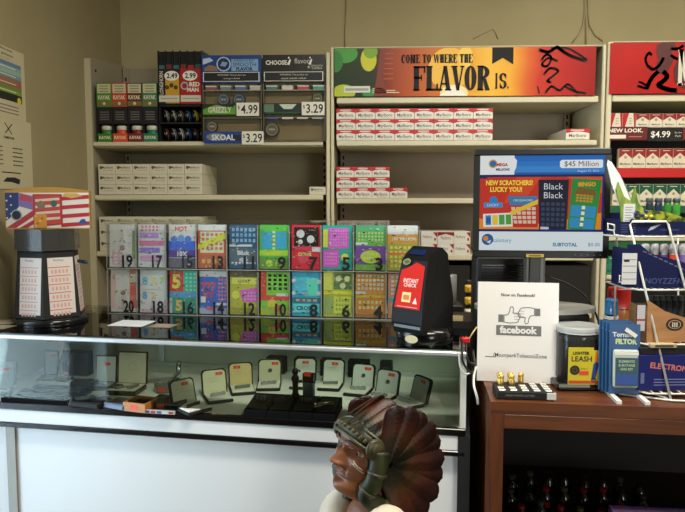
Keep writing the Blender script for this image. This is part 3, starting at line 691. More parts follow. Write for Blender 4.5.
        for k in range(4): m.box(u(267 + 15 * k), u(278 + 15 * k), -.003, -.0005, f(119), f(117), mat(['#4a5c9c', '#c9c7bb', '#b9b7ab', '#9aa39a'][k]))
        m.build('label_tabs', t)
Yc = YF - .007
disc_can(223.5, 99.5, Yc, 6, '#4f86cc', 'blue faced snuff can on the upper row behind the green strip'); disc_can(239, 99.5, Yc, 6, '#4278c4', 'blue faced snuff can on the upper row above the 4.99 tag')
disc_can(212, 126.5, Yc, 5.5, '#7d8086', 'dark faced snuff can above the blue strip of the left rack'); disc_can(272, 129.5, Yc, 7, '#888c8e', 'grey faced snuff can low in the right rack'); disc_can(317.5, 98.5, Yc, 5.5, '#6a806c', 'dark green faced snuff can above the right hand 3.29 tag')
# ================================================================ glass showcase counter
TOP = .98
A = P(467, 350, Z=TOP); B = P(0, 332.3, Z=TOP)
u = (A - B).normalized(); ang = math.atan2(u.y, u.x); CD = .53
ca, sa = math.cos(ang), math.sin(ang)
def CW(x, y, z): return Vector((A.x + x * ca - y * sa, A.y + x * sa + y * ca, z))      # counter frame (x along the front, y into it) to world
def CL(p): d = p - A; return Vector((d.x * ca + d.y * sa, -d.x * sa + d.y * ca, p.z))
nrm = Vector((-sa, ca, 0))
def front(px, py):      # the point of the counter front plane seen at px, py, in the counter frame
    d = ray(px, py); t = (A - CO).dot(nrm) / d.dot(nrm); return CL(CO + d * t)
LEN = ((XL + .004) - A.x) / ca      # negative: reaches the left wall
LEN = LEN
zdeck = front(230, 416).z; zb1 = front(230, 422.8).z; zb2 = front(230, 437).z; zb3 = front(230, 442).z
t = thing('display_counter', 'long glass showcase counter with white front and black trim lines', 'counter', (A.x, A.y, 0), ang)
xl = LEN
LAM = mat('#e9eaea', .3); LAMI = mat('#eef0e6', .45)
m = MB(); m.box(xl, 0, .025, CD - .02, .08, zb3, LAM); m.build('base_cabinet', t)
MB().box(xl, 0, .05, CD - .04, 0, .08, BLACKM).build('toe_kick', t)
def bar(nm, z0, z1, mt, y0=0.0, y1=.026, x0=None, x1=0): MB().box(xl if x0 is None else x0, x1, y0, y1, z0, z1, mt, .002).build(nm, t)
bar('trim_strip', zb1, zdeck, BLACKG, 0, .012); bar('front_band', zb2, zb1, LAM, .004, .0122); bar('trim_strip', zb3, zb2, BLACKG, 0, .03)
ztr = front(230, 347.6).z
m = MB(); m.box(xl, 0, -.004, .02, ztr, TOP - .006, ALU, .003); m.box(xl, 0, CD - .02, CD, ztr, TOP - .006, ALU, .003); m.box(-.02, 0, .02, CD - .02, ztr, TOP - .006, ALU, .002); m.build('top_frame', t)
MB().box(xl + .002, -.002, .0, CD, TOP - .006, TOP, GLASS).build('glass_top', t)
MB().box(xl + .002, -.02, .008, .013, zdeck, ztr, GLASS).build('front_glass', t)
MB().box(xl, 0, .0125, CD - .002, zdeck - .02, zdeck, LAMI).build('deck', t)
m = MB(); m.box(-.016, 0, .01, CD, zdeck, ztr, mat('#dfe2dc', .35)); m.build('end_panel', t)
MB().box(-.02, .012, .0, CD, 0.0, zb1, BLACKM).build('end_panel', t)
m = MB(); m.box(xl, -.016, CD - .02, CD - .012, zdeck, ztr, mat('#cdd4c8', .3))
m.build('back_panel', t)
m = MB()
for x in (-.55, -1.1): m.box(x - .012, x + .012, CD - .026, CD - .02, zdeck, ztr, ALU)
m.box(xl, -.016, CD - .03, CD - .02, zdeck, zdeck + .012, ALU); m.build('sliding_track', t)
MB().box(front(12, 470).x - .03, front(12, 470).x, .018, .03, 0.0, zb3, mat('#8f8a80', .4, .3)).build('front_post', t)
MB().box(xl, -.016, CD - .2, CD - .028, zdeck + .118, zdeck + .124, GLASS).build('glass_shelf', t)

# ================================================================ scratch ticket bins, two rows of ten
aL = P(108, 313.6, Z=TOP); aR = P(419, 321, Z=TOP)
ub = (aR - aL); BW = ub.length / 10; ub.normalize(); bang = math.atan2(ub.y, ub.x)
BH = ((zat(223.4, aL.y, 108) - TOP)) / 2; BD = .125
K = DKTXT
def tint(c):
    o = []
    for i in (1, 3, 5): o.append(min(245, int(int(c[i:i + 2], 16) * 1.42 + 14)) if int(c[1:3], 16) + int(c[3:5], 16) + int(c[5:7], 16) > 120 else int(c[i:i + 2], 16))
    return '#%02x%02x%02x' % tuple(o)
def T_(m, w, h, spec):
    """ticket artwork: rows of (x0, x1, z0, z1, colour) as shares of the ticket, words and dot grids"""
    y = -.0005
    for s in spec:
        y -= .0003
        if s[0] == 'r': m.rect((s[1] - .5) * w, (s[2] - .5) * w, s[3] * h, s[4] * h, y, mat(tint(s[5]), .4))
        elif s[0] == 't': m.text(s[1], (s[2] - .5) * w, s[3] * h, s[4] * h, y, mat(tint(s[5]), .4), wmax=(s[6] if len(s) > 6 else .9) * w, bold=.04)
        elif s[0] == 'g':      # grid: nx, nz, x0, x1, z0, z1, colour
            _, nx, nz, a, b, c, d, col = s
            for i in range(nx):
                for j in range(nz):
                    px_, pz_ = a + (b - a) * (i + .2) / nx, c + (d - c) * (j + .2) / nz
                    m.rect((px_ - .5) * w, (px_ - .5 + (b - a) / nx * .6) * w, pz_ * h, (pz_ + (d - c) / nz * .6) * h, y, mat(tint(col), .4))
        elif s[0] == 'd': m.disc((s[1] - .5) * w, s[2] * h, s[3] * w, y, mat(tint(s[4]), .4), 18, (s[5] if len(s) > 5 else s[3]) * w)
        elif s[0] == 'p': m.flat([((a - .5) * w, b * h) for a, b in s[1]], y, mat(tint(s[2]), .4))
R_ = lambda a, b, c, d, col: ('r', a, b, c, d, col)
TK = {
 19: ('#f6efe9', [R_(0, 1, 0, .42, '#dca0ac'), R_(.1, .5, .05, .38, '#d88796'), R_(.84, 1, .2, .85, '#6c7a4a'), ('d', .48, .45, .1, '#7a6a64'), ('g', 3, 4, .12, .8, .06, .4, '#e6bcc4')], 'white and pale pink'),  # base whitened to paint in the window glare on this bin
 17: ('#c9a3b8', [R_(0, 1, .82, 1, '#d8c6d4'), R_(.05, .75, .68, .8, '#8d6ca8'), R_(.05, .95, .5, .62, '#b0587c'), R_(.05, .8, .34, .46, '#6c5aa0'), R_(.1, .9, .15, .28, '#a3769a'), ('g', 6, 2, .1, .9, .83, .98, '#c05a78'), R_(.8, 1, .62, 1, '#b7a5a4')], 'mauve striped'),
 15: ('#d9d2d6', [('t', 'HOT', .45, .9, .11, '#c2464a', .6), R_(0, 1, .3, .62, '#2c4aa0'), ('d', .2, .66, .12, '#345cb8'), ('d', .45, .68, .12, '#4a72c8'), ('d', .7, .66, .12, '#345cb8'), R_(0, 1, .24, .4, '#3b2a63'), ('t', '10X', .5, .32, .12, '#e6dfe0', .7), R_(0, 1, 0, .22, '#4a4652')], 'blue and white 10X'),
 13: ('#b5472c', [R_(0, 1, .86, 1, '#e2ddd4'), R_(.08, .92, .35, .84, '#cbb68a'), ('g', 5, 4, .1, .9, .4, .82, '#b0563c'), ('p', [(.0, .42), (.0, .54), (1, .82), (1, .68)], '#e8c22c'), R_(0, 1, 0, .3, '#8c4a34'), ('g', 4, 1, .1, .9, .08, .24, '#c8804e')], 'orange red banded'),
 11: ('#23405c', [('g', 6, 3, .06, .94, .58, .95, '#5d86a8'), R_(0, .8, .5, .55, '#d5dde0'), R_(0, 1, .08, .46, '#3c4a58'), ('t', 'Black', .5, .36, .1, '#c7ced2', .7), ('d', .5, .2, .16, '#8792a0', .08), ('g', 7, 1, .05, .95, .1, .16, '#aab4bc')], 'dark blue grid'),
 9: ('#3f8f36', [R_(.08, .42, .46, .84, '#2d7fae'), R_(.58, .94, .46, .84, '#2d7fae'), ('g', 1, 5, .42, .58, .42, .88, '#e8dcb0'), R_(0, 1, .3, .42, '#7fae2e'), ('t', 'BINGO', .5, .36, .08, '#d7a02a', .7), R_(0, 1, 0, .26, '#4a6f2c'), ('d', .35, .13, .12, '#8aa23a'), ('d', .68, .13, .12, '#8aa23a')], 'green bingo'),
 7: ('#a21f2e', [R_(.08, .92, .52, .95, '#2a2024'), ('d', .3, .8, .14, '#e6dcc8'), ('d', .65, .68, .13, '#d9cdb4'), ('d', .3, .62, .08, '#e8e2d6'), R_(0, 1, .44, .52, '#c22a3a'), ('d', .4, .26, .2, '#c23040'), ('t', 'COWS', .45, .34, .08, '#e8c95a', .6), R_(.7, 1, .4, .5, '#e2ddd6')], 'crimson and black'),
 5: ('#1f7a6e', [R_(.2, .88, .48, .93, '#a8449a'), ('g', 7, 6, .24, .84, .52, .9, '#c86ab4'), R_(.02, .56, .06, .44, '#a03c92'), ('g', 6, 4, .06, .5, .1, .4, '#c46ab0'), ('d', .76, .28, .13, '#d8a53a'), R_(.02, .18, .5, .9, '#c9a03a')], 'teal and magenta'),
 3: ('#4f8a3e', [R_(0, 1, .88, 1, '#3c7a5a'), ('g', 8, 3, .06, .94, .64, .86, '#8cc070'), R_(.0, .4, .56, .62, '#dde2d0'), R_(0, 1, .14, .54, '#5a3578'), ('d', .5, .3, .34, '#8fa02c', .22), ('g', 5, 2, .25, .75, .22, .4, '#cfd06a'), R_(0, 1, 0, .12, '#57803a')], 'green and purple'),
 1: ('#c07428', [R_(0, 1, .8, 1, '#e6e2d8'), ('t', '150 MILLION', .55, .7, .075, '#f0e6cf', .85), R_(0, 1, .0, .6, '#7f7a32'), ('g', 6, 5, .06, .94, .05, .56, '#b3a145'), R_(0, 1, .34, .4, '#a9582a')], 'orange and white'),
 20: ('#f2e2dc', [R_(.7, 1, .1, 1, '#c05a4c'), R_(.72, .98, .7, .9, '#dca090'), R_(.72, .98, .4, .6, '#a8483e'), ('d', .46, .45, .09, '#6c5f5a'), R_(0, .2, .1, .9, '#d88f8a'), ('g', 4, 3, .1, .65, .05, .4, '#d79a94')], 'pink and red'),  # paled like its neighbour above, window glare put into the colour
 18: ('#dfd9cf', [('t', '8', .18, .74, .2, '#3a86b8'), ('t', '2', .5, .76, .16, '#c2a83a'), ('t', '7', .8, .76, .16, '#7aa83c'), R_(0, 1, .54, .6, '#e0a49c'), ('t', '8', .18, .4, .18, '#4a7fb0'), ('t', '2', .5, .4, .16, '#b8953a'), ('g', 3, 1, .3, .95, .12, .3, '#cfa0a8'), R_(0, 1, 0, .08, '#b58a94')], 'white with bright figures'),
 16: ('#2f8a72', [R_(0, .5, .5, .98, '#9c2f2a'), ('t', '5', .24, .74, .34, '#e8b83a'), ('g', 3, 5, .55, .98, .5, .96, '#58b094'), R_(0, 1, .38, .48, '#3d6fb8'), R_(.12, .9, .0, .36, '#276a5c'), ('t', '5', .34, .18, .26, '#d8862c'), R_(0, .1, .0, .36, '#8c8a92')], 'teal with a golden five'),
 14: ('#2f4a8c', [R_(0, 1, .86, 1, '#d8d6d8'), ('t', '777', .32, .62, .2, '#d83a46', .55), ('t', '777', .3, .42, .13, '#c23040', .5), ('g', 3, 6, .65, .97, .3, .84, '#b8566c'), R_(.04, .22, .26, .4, '#cfd3dc'), R_(.6, 1, .2, .26, '#e2e0e2'), R_(0, 1, 0, .14, '#7a7f96'), ('d', .4, .12, .2, '#b84a6a', .06)], 'navy and red 777'),
 12: ('#8c8a32', [R_(0, 1, .86, 1, '#4a4430'), R_(.05, .95, .7, .84, '#b8b04a'), ('t', 'LUCKY', .5, .77, .07, '#5a5a20', .7), ('p', [(.45, .3), (.97, .3), (.97, .64), (.35, .56)], '#a84a92'), ('g', 4, 3, .48, .94, .32, .54, '#c47ab4'), ('d', .2, .45, .14, '#a5a542'), R_(0, 1, 0, .16, '#77702f')], 'olive and magenta'),
 10: ('#5d9a34', [('g', 4, 4, .22, .95, .56, .96, '#1f2a1a'), R_(0, .2, .4, 1, '#b53a30'), R_(0, 1, .34, .46, '#c23a30'), R_(.55, .95, .44, .5, '#e4e2d4'), ('d', .4, .26, .16, '#c8963a'), R_(0, 1, 0, .2, '#7a8a34'), ('d', .6, .16, .12, '#b04a34')], 'green and red'),
 8: ('#2c7f9c', [R_(.06, .6, .5, .9, '#3f8fc0'), R_(.5, .9, .46, .86, '#4aa890'), ('d', .06, .8, .07, '#e4e2da'), ('d', .94, .78, .07, '#e4e2da'), ('d', .06, .52, .07, '#e4e2da'), ('d', .94, .52, .07, '#e4e2da'), R_(0, 1, .3, .42, '#23566c'), ('g', 4, 1, .1, .9, .32, .4, '#c87a4a'), R_(.05, .95, .08, .28, '#4aa5b4'), ('t', 'CROSS', .45, .18, .1, '#1d3a48', .7)], 'sky blue'),
 6: ('#8a8f3a', [R_(.35, .95, .62, .98, '#3f5a34'), ('d', .5, .86, .1, '#a8b878'), ('d', .8, .86, .1, '#a8b878'), ('d', .65, .7, .1, '#a8b878'), R_(0, 1, .5, .58, '#d0a82c'), R_(.04, .3, .06, .48, '#6f7f4a'), R_(.36, .94, .08, .46, '#9aa040'), ('g', 5, 3, .4, .9, .12, .42, '#6a7a2c'), R_(0, .3, .6, 1, '#b8a848')], 'olive and yellow'),
 4: ('#b8703a', [('g', 7, 4, .04, .96, .6, .97, '#e0b488'), R_(0, 1, .44, .5, '#d8932c'), R_(.04, .96, .12, .42, '#a86a34'), ('g', 6, 2, .08, .92, .16, .4, '#d8a468'), R_(0, .35, .52, .58, '#e6dccb'), R_(0, 1, 0, .08, '#7c5a30')], 'orange brown'),
 2: ('#a06a5a', [('g', 5, 5, .06, .94, .5, .95, '#d0a890'), R_(0, 1, .36, .46, '#5a7a8a'), R_(.1, .9, .06, .34, '#b88a5a')], 'tan and grey'),
}
EDGE = mat('#b4b7b2', .3)  # pale strips paint the glow of the acrylic's edges onto the bins
def bin_(num, col, row):
    base, spec, words = TK[num]
    x = (col + .5) * BW
    loc = (aL.x + ub.x * x, aL.y + ub.y * x, TOP + .0006 + (0 if row == 0 else BH + .0004))
    h = BH - .001; w = BW - .0012; slope = .012 if row else .0
    t = thing('ticket_bin', 'clear bin number %d with %s scratch tickets, %s row' % (num, words, ('lower', 'upper')[row]), 'ticket bin', loc, bang, 'scratch ticket bins')
    th = .0022; m = MB()
    m.box(-w / 2, w / 2, 0, BD, 0, th, ACRY); m.box(-w / 2, -w / 2 + th, 0, BD, th, h - .004, ACRY); m.box(w / 2 - th, w / 2, 0, BD, th, h - .004, ACRY)
    m.box(-w / 2 + th, w / 2 - th, BD - th, BD, th, h + slope - .004, ACRY); m.box(-w / 2 + th, w / 2 - th, 0, th, th, h - .004, ACRY)
    for s in (-1, 1): m.box(s * (w / 2 - .0009), s * w / 2, -.0007, -.0001, 0, h - .004, EDGE)
    m.box(-w / 2, w / 2, -.0007, -.0001, 0, .0018, EDGE); m.build('case', t)
    lm = MB(); lm.prism([(0, h - .0035), (BD, h - .0035 + slope), (BD, h - .0015 + slope), (0, h - .0015)], -w / 2, w / 2, ACRY, 'yz'); lm.build('lid', t)
    # the ticket hangs down the front over a fan-fold stack
    tw, thh = w * .93, h * .95
    m = MB(); m.box(-tw / 2, tw / 2, .0, .0006, 0, thh, mat(tint(base), .4)); T_(m, tw, thh, spec)
    for q in range(46):
        a_, b_ = rnd.uniform(-.47, .42) * tw, rnd.uniform(.02, .95) * thh; m.rect(a_, a_ + rnd.uniform(.02, .09) * tw, b_, b_ + rnd.uniform(.008, .028) * thh, -.0062, mat(rnd.choice(('#e8e4d8', '#d9d2c0', '#e0c86a', '#c98a7a', '#8fb0c4', '#2a2a2e', '#5a5a52', tint(base))), .4))
    m.build('ticket', t, (-.002 if num % 4 == 1 else .001, .012, .005), 0, (rad(-3), 0, 0))
    m = MB(); m.box(-w * .44, w * .44, .02, .105, .006, h * .8, mat('#c9c4b8', .6)); m.build('ticket_stack', t)
    m = MB(); n = str(num); m.text(n, w * .40, h * .17, h * .28, -.0012, mat('#0c0c0e', .5), wmax=w * .36, bold=.03, al='r'); m.build('number_decal', t)
for c in range(10):
    bin_(19 - 2 * c, c, 1); bin_(20 - 2 * c, c, 0)

# ================================================================ play slip carousel with the flag sign
c = P(51, 320.5, Z=TOP); S = c.y / FPX * 1.0
t = thing('play_slip_carousel', 'black rotating holder of red and white play slips at the left wall', 'carousel', c)
r = 36 * S; Zc = lambda p: (320.5 - p) * S
SM2 = glass_mat('smoked_drum', '#8a8680', .9, .1, 1.45, .06)
MB().lathe([(r * .97, 0), (r, .004), (r, .012), (r * .93, .02), (r * .5, .022), (.0001, .022)], mat('#1b1d1f', .15), 40).build('base', t)
hx = lambda rr, z, a0=rad(46): [(rr * math.cos(a0 + i * PI / 3), rr * math.sin(a0 + i * PI / 3)) for i in range(6)]
m = MB(); a = hx(r * .98, 0); b = hx(r * .82, 0); n = 6; z0, z1 = .022, Zc(247.5)
m.add([(x, y, z0) for x, y in a] + [(x, y, z1) for x, y in b], [list(range(6))[::-1], list(range(6, 12))] + [(i, (i + 1) % 6, (i + 1) % 6 + 6, i + 6) for i in range(6)], BLACKM); m.build('pocket_body', t)
for i in range(6):
    am = rad(46) + (i + .5) * PI / 3; d = r * .92 * math.cos(PI / 6); L = z1 - z0
    tilt = math.atan2((.98 - .82) * r * math.cos(PI / 6), L); hw = r * .37
    M_ = Matrix.Rotation(am + PI / 2, 4, 'Z')
    m = MB(); HH = L * .94
    for k in range(3):
        m.box(-hw + k * .004, hw - .006 + k * .004, .0 - k * .0022, .0012 - k * .0022, .012, HH - .004 * k, mat(['#cdb887', '#d9c9b8', '#ded6d0'][k], .6))
    y = -.0048
    if i == 4: hdr, row = '#4a6a86', '#cf4a48'
    elif i == 3: hdr, row = '#4e4a94', '#c98f98'
    else: hdr, row = '#b04a3c', '#cf5a52'
    m.text('Fantasy', 0, HH * .915, HH * .05, y, mat(hdr), wmax=hw * 1.3)
    for k in range(6):
        zz = HH * (.8 - k * .135); m.rect(-hw * .86, hw * .8, zz, zz + HH * .012, y, mat(row))
        for q in range(5): m.rect(-hw * .6 + q * hw * .27, -hw * .6 + q * hw * .27 + hw * .16, zz - HH * .09, zz - HH * .03, y, mat('#d9aaa4'))
    o = m.build('play_slips', t); px_, py_ = d * math.cos(am), d * math.sin(am)
    o.matrix_local = Matrix.Translation((px_ * .985, py_ * .985, z0)) @ M_ @ Matrix.Rotation(-tilt, 4, 'X') @ Matrix.Translation((0, -.004, 0))
m = MB(); a = hx(r * .9, 0); b = hx(r * .88, 0); zz0, zz1 = Zc(247), Zc(226)
m.add([(x, y, zz0) for x, y in a] + [(x, y, zz1) for x, y in b], [list(range(6))[::-1], list(range(6, 12))] + [(i, (i + 1) % 6, (i + 1) % 6 + 6, i + 6) for i in range(6)], SM2); m.build('smoky_drum', t)
m = MB(); m.cyl((0, 0, zz0 + .001), r * .5, zz1 - zz0 - .004, BLACKM, 24); m.box(-r * .62, -r * .2, -r * .55, -r * .5, zz0 + .004, zz1 - .004, mat('#3a3a3c', .3)); m.box(r * .1, r * .55, -r * .55, -r * .5, zz0 + .004, zz1 - .004, mat('#3a3a3c', .3)); m.build('inner_bin', t)
m = MB(); m.tube([(r * .85, 0, Zc(259)), (r * 1.1, -.01, Zc(260)), (r * 1.14, -.01, Zc(260))], .006, mat('#1f2f4a', .3)); m.build('pen', t)
# flag sign on top
W = 84 * S; Hs = Zc(194) - Zc(230)
s = thing('flag_sign', 'stars and stripes topper sign with gold arched edge, on the play slip carousel', 'sign', (c.x + 6 * S, c.y - r * .3, TOP + Zc(226) + .0006), rad(3))
m = MB(); GE = mat('#b8893a', .4, .3)
top = [(W / 2 - W * i / 16, Hs + .006 + .012 * math.sin(PI * i / 16)) for i in range(17)]
m.prism([(-W / 2, 0), (W / 2, 0)] + top, 0, .012, GE); m.build('gold_backing', s)
m = MB(); y = -.0006; m.box(-W / 2 + .002, W / 2 - .002, y, 0.0, .003, Hs, mat('#ddd5c8', .45)); y = -.001
def band(pts, col, dy=0): m.flat([((a - .5) * W * .985, .003 + b * (Hs - .003)) for a, b in pts], y - dy, mat(col, .45))
for k in range(4):
    z = .06 + k * .25; band([(.66, z - .04), (1, z + .02), (1, z + .13), (.66, z + .07)], '#b3242e')
band([(0.0, .0), (.12, .0), (.34, .34), (.34, .52)], '#a82a30'); band([(.16, 0), (.26, 0), (.34, .12), (.34, .24)], '#a82a30')
band([(0, .2), (.05, .28), (.16, .6), (.16, 1), (0, 1)], '#24356e')
band([(.16, .62), (.34, .5), (.34, .9), (.16, 1)], '#7d6aa8', .0001); band([(.17, .8), (.32, .72), (.32, .86), (.2, .98)], '#b7414a', .0002)
m.disc(-W * .365, Hs * .38, W * .062, y - .0003, mat('#16191f'), 20); m.ring(-W * .365, Hs * .38, W * .066, W * .014, y - .0005, mat('#8ea0ac'), 20)
for k in range(6): m.disc(-W * (.475 - .05 * (k % 2)), Hs * (.3 + .12 * k), W * .012, y - .0005, mat('#e6e2d6'), 5)
band([(.33, .02), (.68, .1), (.68, .96), (.33, .96)], '#a8262c', .0006); band([(.35, .06), (.66, .13), (.66, .92), (.35, .92)], '#b7402f', .0008)
for k in range(4): band([(.36, .2 + .18 * k), (.65, .25 + .18 * k), (.65, .32 + .18 * k), (.36, .27 + .18 * k)], '#d6bfae', .001)
m.disc(-W * .07, Hs * .66, W * .05, y - .0014, mat('#7d6a50'), 16); m.disc(W * .08, Hs * .7, W * .04, y - .0014, mat('#365a4a'), 16); band([(.34, -.0), (.49, .0), (.49, .42), (.34, .36)], '#c98a2a', .0013)
for k in range(5): m.disc(-W * (.14 - .026 * (k % 4)), Hs * (.08 + .07 * k), W * .014, y - .0018, mat(['#e0b04a', '#8c5a1f'][k % 2]), 8)
band([(.68, .9), (.8, .84), (.92, .9), (.86, .98), (.72, .99)], '#c9a15a', .0006); band([(.86, .12), (.98, .12), (.94, .26), (.9, .24)], '#2a4a86', .0006)
m.build('flag_print', s)

# papers lying on the glass
def sheet(px, py, w, d, col, rz, label, marks=None, z=TOP):
    c = P(px, py, Z=z); m = MB(); m.box(-w / 2, w / 2, -d / 2, d / 2, .0004, .0012, mat(col, .6))
    if marks:
        for i in range(4): m.add([(-w * .38, d * (.3 - i * .18), .0014), (w * .3, d * (.3 - i * .18), .0014), (w * .3, d * (.36 - i * .18), .0014), (-w * .38, d * (.36 - i * .18), .0014)], [(0, 1, 2, 3)], mat(marks, .6))
    tag(m.build('flyer', None, c, rz), label, 'flyer', 'flyers on the counter glass')
sheet(132, 323.5, .115, .1, '#dfe6e8', ang, 'white flyer flat on the counter glass in front of bin number 20')
sheet(163, 326, .075, .06, '#8a7a70', ang, 'small printed flyer on counter glass in front of bin number 18', '#c9b7a0')
sheet(4, 322, .09, .08, '#c9c2ae', .3, 'cream leaflet on the counter glass beside the play slip carousel', '#8c8676')
sheet(-1, 327, .08, .06, '#8f8a7c', -.2, 'grey leaflet on the counter edge at the far left', '#c9c2ae')

# ================================================================ red faced ticket scanner
c = P(421, 344, Z=TOP); S = c.y / FPX
t = thing('ticket_scanner', 'black ticket checking terminal with red slanted face, at the right end of the counter', 'ticket scanner', (c.x, c.y + .03, TOP), rad(-42))
Hs = 98 * S; k = S
m = MB(); m.lathe([(.074, 0.0), (.08, .006), (.08, .03), (.07, .042), (.0001, .046)], BLACKG, 40, (0, .02, 0), sy=.95); m.build('base', t)
prof = [(-.052, .03), (-.062, .06), (-.06, .1), (-.028, Hs * .86), (-.012, Hs * .93), (.012, Hs), (.05, Hs * .985), (.07, Hs * .92), (.085, .12), (.085, .03)]
m = MB(); n = len(prof); wd = [.05, .052, .052, .044, .041, .036, .036, .04, .05, .05]
m.add([(-wd[i], a, b) for i, (a, b) in enumerate(prof)] + [(wd[i], a, b) for i, (a, b) in enumerate(prof)], [list(range(n)), list(range(2 * n - 1, n - 1, -1))] + [(i, (i + 1) % n, (i + 1) % n + n, i + n) for i in range(n)], mat('#0e0e0f', .55, 0, .25)); m.build('body', t)
z0, z1 = .075, Hs * .84
dy = (-.028 + .06) / (Hs * .86 - .1); fy = lambda z: -.06 + dy * (z - .1) - .0012
ti = math.atan(dy)
m = MB(); Lf = (z1 - .1); m.M = Matrix.Translation((0, -.0615, .1)) @ Matrix.Rotation(-ti, 4, 'X')
RF = mat('#d0281f', .6, 0, .15); m.flat([(-.043, .0), (.043, .0), (.039, Lf * .96), (.01, Lf * 1.04), (-.012, Lf * .93), (-.038, Lf * .85)], 0, RF)
m.text('INSTANT', 0, Lf * .62, .012, -.0005, mat('#f0cfc4'), wmax=.05, bold=.03); m.text('CHECK', 0, Lf * .52, .01, -.0005, mat('#f0cfc4'), wmax=.05, bold=.03)
m.rect(-.022, .008, Lf * .14, Lf * .36, -.0005, mat('#e8d488')); m.rect(-.017, .003, Lf * .19, Lf * .3, -.0008, mat('#d8703c')); m.flat([(.016, Lf * .12), (.032, Lf * .12), (.024, Lf * .26)], -.0005, mat('#eed8d0')); m.rect(-.034, .034, Lf * .03, Lf * .045, -.0005, mat('#e0a49c'))
m.build('red_face', t)
m = MB(); m.M = Matrix.Translation((-.022, -.031, Hs * .84)) @ Matrix.Rotation(-ti - .3, 4, 'X'); m.disc(0, 0, .013, -.003, mat('#8c8f6a', .3), 20, .01); m.disc(0, 0, .009, -.0034, mat('#4c6a4a', .3), 20, .006); m.build('emblem', t)
m = MB(); m.M = Matrix.Translation((0, -.012, Hs * .94)) @ Matrix.Rotation(rad(-38), 4, 'X'); m.box(-.026, .026, -.003, .001, -.008, .008, mat('#16264c', .15)); m.build('display_window', t)
m = MB(); m.M = Matrix.Rotation(rad(20), 4, 'Z'); m.disc(0, .022, .018, -.079, mat('#d9d0a8', .5), 20, .011); m.build('round_label', t)
MB().box(-.045, .045, -.06, -.048, .046, .06, mat('#1c1011', .2)).build('scan_slot', t)

# things at the back right end of the counter
c = P(462, 337, Z=TOP)
t = thing('card_terminal', 'low black payment box behind the ticket scanner', 'payment terminal', (c.x - .015, c.y + .03, TOP), rad(-10))
m = MB(); m.prism([(0, 0), (.11, 0), (.11, .05), (.03, .035), (0, .02)], -.05, .05, mat('#131314', .3), 'yz'); m.build('housing', t)
m = MB(); m.M = Matrix.Translation((0, .03, .0356)) @ Matrix.Rotation(rad(10), 4, 'X')
m.add([(-.03, 0, 0), (.02, 0, 0), (.02, .05, 0), (-.03, .05, 0)], [(0, 1, 2, 3)], mat('#8a7a56', .5)); m.build('card', t)
c = P(449, 300, Y=2.3)
t = thing('paper_roll', 'grey paper roll standing behind the ticket scanner', 'paper roll', (c.x, c.y, zat(302, c.y)))
m = MB(); rr = 7.5 * 2.3 / FPX; m.cyl((0, 0, 0), rr, zat(274, 2.3) - zat(302, 2.3), mat('#8d8f90', .4, .4), 28, bev=.002); m.build('roll', t); m = MB(); m.cyl((0, 0, zat(274, 2.3) - zat(302, 2.3)), rr * .3, .002, BLACKM, 16); m.build('core', t)
tag(MB().box(-.1, .045, -.05, .1, .8586, zat(302.3, 2.3), mat('#1a1a1c', .5), .006).build('printer', None, (c.x, c.y, 0)), 'black box under the grey paper roll behind the counter', 'printer')
tag(MB().box(-.24, .28, -.055, .2, 0, .858, mat('#1d1b19', .6)).build('back_stand', None, (c.x, c.y, 0)), 'dark stand behind the right end of the glass counter', 'stand')
YP = 2.36
t = thing('power_strip', 'power strip with yellow and cream plugs standing beside the sign', 'power strip', (P(469.5, 300, Y=YP).x, YP, zat(318, YP)), 0)
Hh = zat(281, YP) - zat(318, YP)
MB().box(-.012, .018, .0, .02, -.02, Hh + .005, mat('#2a2320', .5), .003).build('strip', t)
for i, cc in enumerate(('#ddd6b8', '#d8b83c', '#d8b03a')):
    m = MB(); z = Hh * (.08 + .32 * i); m.box(-.02, .006, -.026, 0, z, z + Hh * .2, mat(cc, .45), .004); m.box(-.012, .0, -.032, -.026, z + .004, z + Hh * .2 - .004, mat(cc, .45), .003); m.build('plug', t)
tag(MB().box(-.05, .05, -.01, .07, .8606, zat(318, YP) - .021, mat('#161617', .5), .003).build('battery_backup', None, (P(471, 300, Y=YP).x, YP, 0)), 'black box under the power strip behind the sign', 'battery box')
def cable(pts, r, col, label):
    m = MB(); m.tube(spl(pts, 8), r, mat(col, .5)); tag(m.build('cable', None), label, 'cable', 'loose cables at the end of the counter')
Yk = 1.72
cable([P(470, 314, Y=2.325), P(469, 326, Y=2.25), P(463, 333, Y=2.1), P(456, 332, Y=1.96)], .0035, '#cfcabb', 'pale cable dropping from the plugs onto the payment box')
cable([P(462, 336, Y=1.75), P(462, 350, Y=1.66), P(463, 362, Y=1.655), P(470, 372, Y=1.66), P(475, 368, Y=1.7), P(473, 350, Y=1.75)], .003, '#121214', 'black cable looping over the end of the glass counter')
cable([P(466, 336, Y=1.76), P(466, 352, Y=1.67), P(469, 362, Y=1.66), P(476, 364, Y=1.7)], .003, '#19191b', 'second black cable hanging beside the black loop at the counter end')
cable([P(459, 352, Y=1.64), P(460, 366, Y=1.64), P(465, 374, Y=1.645), P(472, 372, Y=1.67)], .0025, '#d8d6cd', 'thin white cable curling under the black loops')
cable([P(476, 367, Y=1.7), P(474, 376, Y=1.66), P(474, 386, Y=1.62), P(477, 397, Y=1.61), P(478, 404, Y=1.62)], .003, '#dedcd4', 'white cable hanging down beside the wooden cabinet')
m = MB(); m.box(-.012, .012, -.008, .008, -.008, .008, RED, .003); m.tube([(.01, 0, 0), (.03, .01, .02), (.045, .02, .03)], .002, mat('#c9b07a')); tag(m.build('cable_connector', None, P(465, 340, Y=1.72), .3), 'small red plug connector over the counter corner', 'connector')
